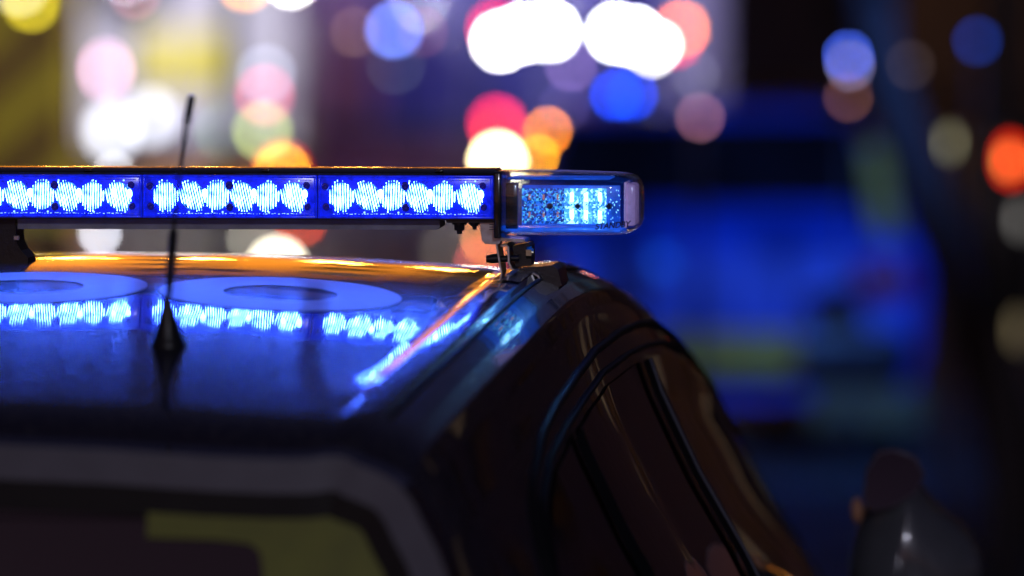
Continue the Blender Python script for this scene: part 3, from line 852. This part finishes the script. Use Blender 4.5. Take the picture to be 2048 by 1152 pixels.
def lamp(root, px, py, d, col, disp, a=22, az=None, name='lamp'):
    """lit lamp (housing and domed lens) facing the camera side, fixed to root; disp = brightness of its blurred disc"""
    az = az or a
    b = blur_px(d); k = FPX / d
    rx, rz = a / 2 / k, az / 2 / k
    a *= .85; az *= .85; rx *= .85; rz *= .85
    L_ = disp * max(1.0, (b * b) / (a * az)) if a < b else disp
    p = to_local(root, at(px, py, d))
    bm = bmesh.new(); lathe(bm, [(rx * 1.15, .02), (rx * 1.2, -.002), (rx * 1.04, -.004), (rx * 1.0, .004), (.3 * rx, .010)][::-1], 20, Matrix.Diagonal((1, 1, rz / rx, 1)) @ Matrix.Rotation(-math.pi / 2, 4, 'X'))
    h = link(name, bm, HOUSB, root, smooth=40, loc=p + Vector((0, .02, 0)))
    bm = bmesh.new(); lathe(bm, [(rx * 1.0, .0), (rx * .9, .008), (rx * .5, .014), (rx * .1, .016)], 20, Matrix.Diagonal((1, 1, rz / rx, 1)) @ Matrix.Rotation(math.pi / 2, 4, 'X'))
    link('lens', bm, lens_mat(col, L_), h, smooth=True, loc=(0, -.010, 0))
    return h
def wheels(root, xs, ys, r, m=RUBBER):
    for x in xs:
        for y in ys:
            bm = bmesh.new(); mm = Matrix.Rotation(math.pi / 2, 4, 'Y')
            lathe(bm, [(r * .6, -.11), (r * .94, -.11), (r, -.07), (r, .07), (r * .94, .11), (r * .6, .11)], 28, mm)
            wh = link('wheel', bm, m, root, smooth=40, loc=(x, y, r))
            bm = bmesh.new(); lathe(bm, [(.05, -.10), (r * .6, -.105), (r * .62, .105), (.05, .10)], 20, mm)
            link('rim', bm, ALU, wh, smooth=40)
def loft_body(root, name, m, st, smooth=35):
    """st: list of (y, [(x,z) right half from roof middle down])"""
    bm = bmesh.new(); rr = []
    for y, h in st:
        rr.append([bm.verts.new((-x, y, z)) for x, z in h[:0:-1]] + [bm.verts.new((x, y, z)) for x, z in h])
    for a, b in zip(rr, rr[1:]):
        n = len(a)
        for i in range(n): bm.faces.new((a[i], a[(i + 1) % n], b[(i + 1) % n], b[i]))
    bm.faces.new(rr[0]); bm.faces.new(rr[-1][::-1])
    return link(name, bm, m, root, smooth=smooth)
def slab(root, name, m, c, s, bev=.02):
    bm = bmesh.new(); box(bm, (0, 0, 0), s, min(bev, min(s) * .45))
    return link(name, bm, m, root, smooth=40, loc=c)
def vehicle_car(px, d, wid, top, paint, rz=0.0, rear=True):
    g = at(px, 576, d); root = empty('parked_car', (g.x, g.y, 0), rz)
    w = wid / 2; zb = .92
    def sec(y):
        # roof height along the car, y=0 at the near end
        zt = interp([(0, .80), (.08, .92), (.25, 1.0), (.75, top), (1.6, top + .01), (2.6, top - .04), (3.35, .98), (4.2, .82), (4.4, .6)], y)
        k = (zt - .9) / (top - .9) if zt > .9 else 0
        xr = w * (1 - .26 * max(0, k)) * (.93 if y < .05 or y > 4.3 else 1)
        ww = w * (.94 if y < .05 or y > 4.3 else 1)
        zm = min(zb, zt - .02)
        return [(0, zt), (xr * .7, zt - .005), (xr * .93, zt - .03), (xr, zt - .07 if k > .2 else zt - .015), (ww * .985, zm), (ww, .7), (ww * .985, .45), (ww * .93, .25), (0, .22)]
    ysx = [0, .05, .12, .25, .5, .75, 1.0, 1.6, 2.2, 2.6, 3.0, 3.35, 3.8, 4.2, 4.4]
    loft_body(root, 'body', paint, [(y, sec(y)) for y in ysx])
    # sloping end window
    bm = bmesh.new()
    vs = [bm.verts.new(p) for p in [(-w * .80, .27, 1.01), (w * .80, .27, 1.01), (w * .70, .70, top - .055), (-w * .70, .70, top - .055)]]
    for v in vs: v.co.y -= .02; v.co.z += .012
    bm.faces.new(vs); ff = bmesh.ops.extrude_face_region(bm, geom=bm.faces[:]); bmesh.ops.translate(bm, vec=(0, .01, -.004), verts=[v for v in ff['geom'] if isinstance(v, bmesh.types.BMVert)])
    link('end_window', bm, DGLASS, root)
    for s in (-1, 1):
        bm = bmesh.new(); vs = [bm.verts.new(p) for p in [(s * w * .93, .8, 1.0), (s * w * .93, 2.95, 1.0), (s * w * .80, 2.4, top - .10), (s * w * .80, 1.0, top - .10)]]
        for v in vs: v.co.x += s * .02
        bm.faces.new(vs); link('side_window', bm, DGLASS, root)
        slab(root, 'tail_lamp', pbr('red_lens', (.3, .01, .01), .15), (s * w * .80, -.005, .72), (.22, .05, .14), .02)
    slab(root, 'bumper', BLACKPL, (0, -.03, .42), (wid * .92, .14, .20), .05)
    wheels(root, (-w * .86, w * .86), (.75, 3.55), .32)
    return root
def vehicle_van(name, px, d, wid, h, length, paint, rz=0.0, cab=None):
    g = at(px, 576, d); root = empty(name, (g.x, g.y, 0), rz); w = wid / 2
    def sec(y, k=1.0):
        return [(0, h), (w * .86 * k, h - .01), (w * .95 * k, h - .06), (w * k, h - .16), (w * k, .9), (w * .99 * k, .5), (w * .95, .34), (0, .32)]
    st = [(0, sec(0, .97)), (.05, sec(.05))] + [(length * i / 6, sec(1)) for i in range(1, 7)] + [(length + .05, sec(1, .97))]
    loft_body(root, 'body', paint, st)
    wheels(root, (-w * .86, w * .86), (.9, length - 1.0), .42)
    slab(root, 'bumper', BLACKPL, (0, -.06, .45), (wid * .96, .16, .20), .04)
    return root

# ---- fire engine at the far left with diagonal lime and ochre stripes
fe = vehicle_van('fire_engine', -262, 34, 2.45, 3.1, 6.5, YELP, R(4.6))
tag(fe, 'blurred fire engine with diagonal lime and ochre stripes at the left edge', 'fire engine')
x0, x1, z0, z1 = -1.12, 1.13, .62, 2.95
def clip_band(c0, c1, sl):
    """polygon of band c0 < z - sl*x < c1 inside the rectangle"""
    poly = [(x0, z0), (x1, z0), (x1, z1), (x0, z1)]
    for sgn, c in ((1, c0), (-1, c1)):
        out = []
        for i in range(len(poly)):
            a, b = poly[i], poly[(i + 1) % len(poly)]
            fa = sgn * ((a[1] - sl * a[0]) - c); fb = sgn * ((b[1] - sl * b[0]) - c)
            if fa >= 0: out.append(a)
            if (fa >= 0) != (fb >= 0):
                t = fa / (fa - fb); out.append((a[0] + (b[0] - a[0]) * t, a[1] + (b[1] - a[1]) * t))
        poly = out
        if len(poly) < 3: return None
    return poly
c = -1.2; k = 0
while c < 4.2:
    p = clip_band(c, c + .30, .85)
    if p:
        bm = bmesh.new(); prism(bm, p, -.006 - .002 * (k % 2), 0.0)
        link('stripe_panel', bm, LIMEP if k % 2 else AMBP, fe, loc=(0, -.004, 0))
    c += .30; k += 1
lamp(fe, 62, 8, 33.6, (1, .80, .03), .55, 26)
lamp(fe, 40, -22, 33.6, (1, .95, .6), .4, 26)

# ---- white van with a yellow panel
wv = vehicle_van('white_van', 378, 50, 1.80, 2.5, 5, GPAINT)
tag(wv, 'blurred white van with a yellow panel on its end, behind the antenna', 'van')
kx = 50 / FPX
def on_face(root, name, m, px0, py0, px1, py1, d, th=.02):
    a, b = to_local(root, at(px0, py0, d)), to_local(root, at(px1, py1, d))
    return slab(root, name, m, ((a.x + b.x) / 2, -th / 2 - .004, (a.z + b.z) / 2), (abs(b.x - a.x), th, abs(a.z - b.z)), .01)
on_face(wv, 'yellow_panel', YELP, 272, 62, 470, 178, 50)
on_face(wv, 'end_window', DGLASS, 190, -60, 330, 40, 50)
on_face(wv, 'door_panel', pbr('pale_grey_panel', (.45, .45, .5), .4), 205, 195, 545, 330, 50)
lamp(wv, 212, 140, 49.5, (1, .55, .80), .62, 20, 46, 'clearance_lamp')
lamp(wv, 222, 262, 49.5, (.86, .88, 1), .95, 50, 60, 'headlight')
lamp(wv, 300, 235, 49.5, (.86, .88, 1), .80, 50, 60, 'headlight')
lamp(wv, 532, 148, 49.5, (.62, .66, .85), .30, 24, 24, 'side_lamp')
lamp(wv, 529, 190, 49.5, (.95, .12, .25), .48, 26, 26, 'tail_lamp')
lamp(wv, 525, 262, 49.5, (.70, .85, .25), .50, 26, 26, 'side_lamp')
lamp(wv, 455, 262, 49.5, (.45, .8, .45), .28, 40, 40, 'side_lamp')

# ---- dark rescue truck across the middle
rt = vehicle_van('rescue_truck', 985, 57, 3.7, 3.0, 2.4, NAVYP)
tag(rt, 'blurred dark rescue truck behind the red and amber lamps in the middle', 'truck')
on_face(rt, 'corner_post', pbr('silver_post', (.34, .34, .38), .45), 1340, -120, 1440, 205, 57, .05)
on_face(rt, 'side_locker', DARKP, 590, -100, 760, 320, 57)
on_face(rt, 'side_locker', NAVYP, 770, -100, 1060, 300, 57)
on_face(rt, 'side_locker', NAVYP, 1070, -100, 1330, 300, 57)
WHT = (1, 1, 1)
for (px, py, d, col, disp, a, nm) in [
    (1002, 82, 55, (1, .98, .93), 3.2, 26, 'flood_lamp'), (1046, 66, 55, (.95, .97, 1), 3.2, 24, 'flood_lamp'), (1101, 62, 55, (.9, .95, 1), 3.4, 24, 'flood_lamp'),
    (1232, 66, 55, (.92, .96, 1), 3.2, 24, 'flood_lamp'), (1268, 72, 55, (.95, .97, 1), 3.0, 24, 'flood_lamp'), (1306, 96, 48, (1, .98, .9), .9, 16, 'work_light'),
    (1105, 66, 80, (.02, .12, 1), .5, 34, 'blue_beacon'), (1228, 72, 80, (.02, .12, 1), .5, 34, 'blue_beacon'),
    (992, 58, 54, (1, .01, .06), .75, 22, 'tail_lamp'), (1352, 78, 54, (1, .01, .05), .6, 20, 'tail_lamp'),
    (1362, 58, 45, (1, .26, .07), .75, 18, 'amber_lamp'),
    (994, 248, 54, (1, .015, .07), .82, 26, 'tail_lamp'), (1000, 268, 40, (1, .12, .06), .22, 18, 'tail_lamp'),
    (997, 322, 54, (1, .82, .42), 3.6, 30, 'work_light'), (1000, 314, 70, (1, .35, .02), .5, 30, 'amber_lamp'),
]:
    if d > 57:
        continue
    lamp(rt, px, py, d if d > 53 else 55, col, disp, a, None, nm)

slab(rt, 'side_skirt', DARKP, (0, .02, .24), (3.5, .10, .44), .02)
# ---- lamps on tripod stands between the vehicles
def tripod(px, py, d, col, disp, a, label, cat='lamp', az=None, group=None):
    p = at(px, py, d); root = empty('tripod_lamp', (p.x, p.y + .03, 0), 0)
    tag(root, label, cat, group)
    lamp(root, px, py, d, col, disp, a, az, 'lamp_head')
    hz = p.z
    if hz > .12:
        bm = bmesh.new(); cyl(bm, (0, .012, .10), (0, .012, hz - .02), .012, .010, 10); link('pole', bm, POLEM, root, smooth=40)
        for k in range(3):
            an = k * 2.094 + .5; bm = bmesh.new(); cyl(bm, (0, .012, .28 if hz > .4 else hz * .6), (math.cos(an) * .28, .012 + math.sin(an) * .28, .01), .009, .008, 8); link('leg', bm, POLEM, root, smooth=40)
    return root
tripod(788, 60, 40, (.16, .27, 1), .9, 20, 'periwinkle blue round lamp between the two brown discs at the top', 'lamp')
tripod(709, 64, 24, (.55, .30, .24), .16, 16, 'faint brown lamp just left of the periwinkle blue lamp')
tripod(846, 64, 24, (.50, .17, .20), .13, 16, 'faint reddish lamp just right of the periwinkle blue lamp')
tripod(792, 132, 40, (.28, .32, .42), .08, 18, 'very dim grey lamp just below the periwinkle blue lamp')
tripod(1142, 132, 26, (.42, .25, .70), .28, 16, 'dim mauve lamp below the gap between the white floodlights')
tripod(1130, 212, 26, (.20, .16, .60), .13, 16, 'dim violet lamp above the round amber lamp')
tripod(1232, 190, 28, (.004, .06, .95), .8, 16, 'deep blue lamp, left of the overlapping blue pair over the car roof')
tripod(1264, 190, 28, (.004, .06, .95), .7, 16, 'deep blue lamp, right of the overlapping blue pair over the car roof')
tripod(1096, 262, 23, (1, .27, .015), .9, 14, 'round amber lamp right of the red lamp above the bar')
tripod(1076, 312, 18, (1, .38, .005), .95, 12, 'yellow amber lamp tucked right of the white-hot work light')
tripod(1400, 235, 23, (.50, .20, .28), .32, 16, 'dusty pink lamp over the blue car roof')
tripod(1390, 150, 23, (.30, .30, .42), .16, 16, 'dim grey lamp above the dusty pink lamp')
tripod(1316, 90, 26, (1, .95, .85), 1.6, 18, 'small white lamp at the right end of the floodlight row')
tripod(1362, 58, 38, (1, .22, .04), 1.1, 18, 'orange lamp at the right end of the white floodlight row')
tripod(565, 340, 48, (1, .01, .005), .70, 34, 'red lamp added for the coloured fringe round the orange lamp above the bar')  # extra lamp imitating the lens's red colour fringe
tripod(565, 344, 40, (1, .46, .01), 1.1, 20, 'orange lamp with a red rim above the left half of the bar')
tripod(602, 440, 30, (1, .09, .02), .45, 18, 'red-orange lamp seen in the gap under the bar')
tripod(555, 535, 31, (1, .92, .70), 3.4, 50, 'white-hot lamp half sunk behind the car roof')
tripod(505, 480, 26, (.55, .52, .42), .38, 20, 'beige lamp left of the white-hot lamp under the bar')
tripod(199, 468, 17, (.85, .88, 1), .80, 20, 'soft white lamp in the gap below the bar on the left')
tripod(228, 345, 17, (.80, .80, .84), .45, 18, 'soft white lamp cut off by the top of the bar on the left')
tripod(895, 500, 33, (.36, .32, .26), .16, 34, 'dim olive lamp under the bar left of the bracket')
tripod(975, 478, 30, (1, .32, .06), .52, 18, 'orange lamp right behind the roof bracket')
tripod(962, 528, 31, (1, .12, .12), .36, 20, 'pinkish red lamp low behind the roof bracket')
tripod(490, -36, 47, (1, .40, .04), .95, 24, 'orange lamp cut by the top of the picture, left of a white one')
tripod(582, -44, 47, (1, 1, .95), 3.0, 24, 'white lamp cut by the top of the picture above the van')
tripod(270, -10, 24, (.8, .3, .35), .28, 20, 'faint pink lamp at the top over the white van')
tripod(1697, 112, 26, (.06, .14, .95), .50, 16, 'blue lamp standing over the right end of the blue car')
tripod(1700, 132, 25, (.45, .40, .75), .20, 14, 'pale violet lamp overlapping the blue one at the right')
tripod(1697, 195, 23, (.45, .17, .12), .17, 16, 'brown lamp below the blue one at the right')
tripod(1955, 82, 24, (.01, .05, .40), .30, 22, 'dim blue lamp near the upper right corner')
tripod(1820, 130, 24, (.20, .14, .14), .10, 20, 'faint brown lamp between the two blue ones at the right')
tripod(1900, 285, 18, (.42, .40, .24), .18, 14, 'pale beige lamp left of the red signal', az=50)
tripod(2042, 440, 18, (.40, .38, .36), .15, 20, 'grey-white lamp below the red signal', az=60)
tripod(2036, 660, 18, (.42, .33, .18), .12, 24, 'dull beige lamp at the right edge', az=80)

# ---- red signal at the right edge
p = at(2016, 320, 19); sig = empty('traffic_signal', (p.x, p.y + .1, 0), 0)
tag(sig, 'traffic signal showing red at the right edge', 'traffic light')
bm = bmesh.new(); cyl(bm, (0, .06, 0), (0, .06, p.z + .9), .05, .05, 16); link('pole', bm, POLEM, sig, smooth=40)
slab(sig, 'signal_box', BLACKPL, (0, 0, p.z - .20), (.20, .10, .62), .02)
lamp(sig, 2022, 320, 18.7, (1, .025, .004), 1.25, 40, 84, 'signal_lamp')
lamp(sig, 2018, 322, 18.6, (1, .30, .06), .30, 14, 40, 'signal_lamp')

# ---- blue car on the right
bc = vehicle_car(1425, 24, 1.72, 1.39, BLUEP)
tag(bc, 'blurred blue car with lime patches standing behind the right side of the scene', 'car')
def bpatch(name, m, q, d=24, yo=-.115, th=.012):
    bm = bmesh.new(); pts = [to_local(bc, at(a, b, d)) for a, b in q]
    prism(bm, [(v.x, v.z) for v in pts], yo - th, yo)
    return link(name, bm, m, bc)
bpatch('lime_patch', LIMED, [(1330, 655), (1590, 660), (1590, 745), (1330, 742)])
bpatch('lime_patch', OLIVE, [(1620, 770), (1840, 775), (1840, 850), (1620, 845)])
bpatch('lime_patch', LIME, [(1110, 655), (1210, 655), (1210, 745), (1110, 745)])
bpatch('pillar_stripe', LIMED, [(1728, 290), (1768, 290), (1796, 470), (1748, 470)], yo=.02)
lamp(bc, 1325, 525, 23.7, (.01, .12, 1), .12, 40, None, 'blue_glow_lamp')  # lamp added to draw the round blue glow on the car
bpatch('dark_patch', DGLASS, [(1600, 590), (1720, 570), (1735, 660), (1640, 690)], yo=-.01)  # flat dark panel on the end of the car

# ---- leaning tree right of the blue car
p0, p1 = at(2060, 1100, 21), at(1770, 60, 21)
tr = empty('leaning_tree', (p0.x, p0.y, 0), 0); tag(tr, 'dark trunk of a leaning tree between the blue car and the red signal', 'tree')
pts = []; base_ = Vector((0, 0, -.05)); top_ = p1 - Vector((p0.x, p0.y, 0))
for i in range(14):
    f = i / 13; v = base_.lerp(top_ * 1.35, f); v.x += .04 * math.sin(f * 7); pts.append(v)
bm = bmesh.new(); tube(bm, pts, [.13 * (1 - .55 * i / 13) for i in range(14)], 14); link('trunk', bm, BARK, tr, smooth=True)
rnd = random.Random(3)
bm = bmesh.new()
tips = []
for k in range(9):
    f = .72 + .03 * k; s = base_.lerp(top_ * 1.35, f); an = rnd.uniform(0, 6.28)
    e = s + Vector((math.cos(an) * rnd.uniform(.5, 1.1), math.sin(an) * rnd.uniform(.5, 1.1), rnd.uniform(.4, 1.1)))
    tube(bm, [s, s.lerp(e, .5) + Vector((0, 0, .08)), e], [.035, .022, .010], 7); tips.append(e)
link('limb', bm, BARK, tr, smooth=True)
bm = bmesh.new()
for k in range(1500):
    t_ = rnd.choice(tips); c = t_ + Vector((rnd.gauss(0, .42), rnd.gauss(0, .42), rnd.gauss(.15, .32)))
    if c.z < 2.35: continue
    s = rnd.uniform(.03, .06); u = Vector((rnd.gauss(0, 1), rnd.gauss(0, 1), rnd.gauss(0, 1))).normalized(); v = u.orthogonal().normalized()
    q = [bm.verts.new(c + u * s), bm.verts.new(c + v * s * .5), bm.verts.new(c - u * s), bm.verts.new(c - v * s * .5)]; bm.faces.new(q)
link('crown', bm, pbr('dark_leaves', (.04, .06, .02), .6, noise=.3), tr)

WFRAME = pbr('dark_window_frame', (.03, .03, .035), .7, spec=.05)
# ---- buildings closing the street
def building(name, label, xc, yc, wx, wy, h, m, rz=0, floors=3, cols=6, lit=.25, base=None):
    root = empty(name, (xc, yc, 0), rz); tag(root, label, 'building')
    slab(root, 'wall', m, (0, 0, h / 2), (wx, wy, h), .03)
    slab(root, 'roof', pbr('roof_felt', (.06, .06, .065), .8), (0, 0, h + .12), (wx + .5, wy + .5, .24), .04)
    wm_off = pbr('curtained_pane', (.012, .012, .018), .6, spec=.05); wm_on = emit('lit_window', (1, .66, .42), .09)
    for f in range(floors):
        for c_ in range(cols):
            x = -wx / 2 + (c_ + .5) * wx / cols; z = 1.5 + f * (h - 1) / floors
            fr = slab(root, 'window', WFRAME, (x, -wy / 2 - .03, z), (1.15, .10, 1.45), .02)
            slab(fr, 'pane', wm_on if rnd.random() < lit else wm_off, (0, -.052, 0), (.98, .02, 1.28), .005)
    return root
och = building('added_ochre_building', 'ochre building added behind the white van to reflect orange in the car roof', -8.2, 84, 16, 8, 15, pbr('ochre_render', (.62, .42, .16), .8, noise=.2, nscale=2), 0, 5, 5, .3)  # added, its height set for the orange band along the roof crest
building('added_side_building', 'long dark building with few lit windows, added out of view to reflect in the side glass', 13.5, 30, 44, 8, 9, pbr('dark_brick_face', (.15, .14, .24), .9, spec=.02, noise=.3, nscale=3), R(90) * -1, 3, 14, .14)  # added for streaks in the side glass; bluish wall offsets the sodium light
building('brick_building', 'dark building closing the view behind the parked trucks', 4, 100, 46, 8, 11, pbr('dark_purple_render', (.035, .03, .05), .8, noise=.3, nscale=2), 0, 3, 12)
building('corner_building', 'building along the left side of the street past the fire engine', -15, 38, 50, 8, 10, pbr('brown_brick_face', (.12, .07, .06), .8, noise=.3, nscale=3), R(90), 3, 14, .3)

# ---- street lamps (lit, above the frame)
SODIUM = (1.0, .42, .06)
def street_lamp(x, y, z, col, power, label, group, arm=1.0, sz=.16, vis=45):
    root = empty('street_lamp', (x, y, 0), 0); tag(root, label, 'street lamp', group)
    bm = bmesh.new(); cyl(bm, (0, 0, 0), (0, 0, z + .25), .08, .05, 14); tube(bm, [(0, 0, z + .2), (-arm * .4, 0, z + .38), (-arm, 0, z + .22)], .03, 8); link('pole', bm, POLEM, root, smooth=40)
    hd = slab(root, 'lamp_head', HOUSB, (-arm, 0, z + .16), (.55, .26, .10), .03)
    bm = bmesh.new(); bmesh.ops.create_uvsphere(bm, u_segments=16, v_segments=8, radius=sz, matrix=Matrix.Diagonal((1.3, .8, .5, 1)))
    link('lens', bm, emit('sodium_glow', col, vis), hd, smooth=True, loc=(0, 0, -.09))
    ld = bpy.data.lights.new('street_lamp_light', 'POINT'); ld.energy = power; ld.color = col; ld.shadow_soft_size = .12
    lo = bpy.data.objects.new('lamp_light', ld); COL.objects.link(lo); lo.parent = hd; lo.location = (0, 0, -.32)
    return root
g_ = 'sodium street lamps along the kerb'
SL = ['just past the fire engine', 'behind the left side of the white van', 'behind the right side of the white van', 'behind the left end of the rescue truck', 'behind the middle of the rescue truck']
for sk, (px, d, z) in enumerate([(-160, 66, 4.9), (150, 68, 5.0), (430, 70, 5.1), (720, 72, 5.0), (980, 75, 5.3)]):
    p = at(px, 300, d); street_lamp(p.x + 1, p.y, z, SODIUM, 30, 'orange sodium street lamp standing ' + SL[sk], g_, vis=240, sz=.22)
street_lamp(2.2, -11.5, 5.2, (.80, .80, 1), 480, 'unseen cool white street lamp added to light the back of the foreground car', None, vis=40)  # lamp added out of view to light the tailgate
def blue_light(p, power, col=(.02, .10, 1.0), r=.08, root=None, name='beacon_light'):
    ld = bpy.data.lights.new(name, 'POINT'); ld.energy = power; ld.color = col; ld.shadow_soft_size = r
    lo = bpy.data.objects.new(name, ld); COL.objects.link(lo); lo.parent = root; lo.location = to_local(root, p) if root else p
    return lo

def spot(name, label, x, y, z, tx, ty, tz, col, power, ang=70, lens=(1, 1, 1), vis=8):  # mast floodlights added to light the vehicles and the ochre wall
    root = empty(name, (x, y, 0), 0); tag(root, label, 'floodlight')
    bm = bmesh.new(); cyl(bm, (0, 0, 0), (0, 0, z), .035, .025, 12)
    for k in range(3):
        a = k * 2.094; cyl(bm, (0, 0, .8), (math.cos(a) * .6, math.sin(a) * .6, .02), .018, .015, 8)
    link('mast', bm, POLEM, root, smooth=40)
    d = Vector((tx - x, ty - y, tz - z)); q = d.to_track_quat('-Z', 'Y').to_euler()
    bm = bmesh.new(); box(bm, (0, 0, .06), (.34, .26, .12), .02); hd = link('lamp_head', bm, HOUSB, root, smooth=40, loc=(0, 0, z), rot=q)
    bm = bmesh.new(); box(bm, (0, 0, -.004), (.28, .20, .006), .002); link('lens', bm, emit('added_flood_glow', lens, vis), hd)
    ld = bpy.data.lights.new('added_flood_light', 'SPOT'); ld.energy = power; ld.color = col; ld.spot_size = R(ang); ld.spot_blend = .8; ld.shadow_soft_size = .12
    lo = bpy.data.objects.new('added_flood_light', ld); COL.objects.link(lo); lo.parent = hd; lo.location = (0, 0, -.06)
spot('added_flood_mast', 'tall mast floodlight added to brighten the white van', -4.2, 34, 4.6, -2.6, 43.5, 1.4, (.85, .80, 1), 4600, 55)
spot('added_flood_mast', 'mast floodlight added to brighten the striped fire engine', -1.2, 19, 4.2, -3.4, 27, 1.5, (1, .80, .40), 800, 60)
spot('added_flood_mast', 'bluish mast floodlight added to brighten the blue car', 2.4, 11.5, 3.9, .5, 17.5, .7, (.07, .24, 1), 1350, 40)
spot('added_flood_mast', 'bluish mast floodlight added to brighten the dark rescue truck', -.3, 41, 5.0, -.6, 50.5, 1.2, (.38, .30, 1), 3000, 46)

for xx, lab in ((-12.5, 'sodium floodlight mast added to brighten the left end of the ochre building'), (-4.5, 'sodium floodlight mast added to brighten the right end of the ochre building')):  # orange light added for the wall that the car roof mirrors
    spot('added_flood_mast', lab, xx, 69, 5.0, xx, 80, 6.5, SODIUM, 11000, 84, (1, .45, .08), 20)
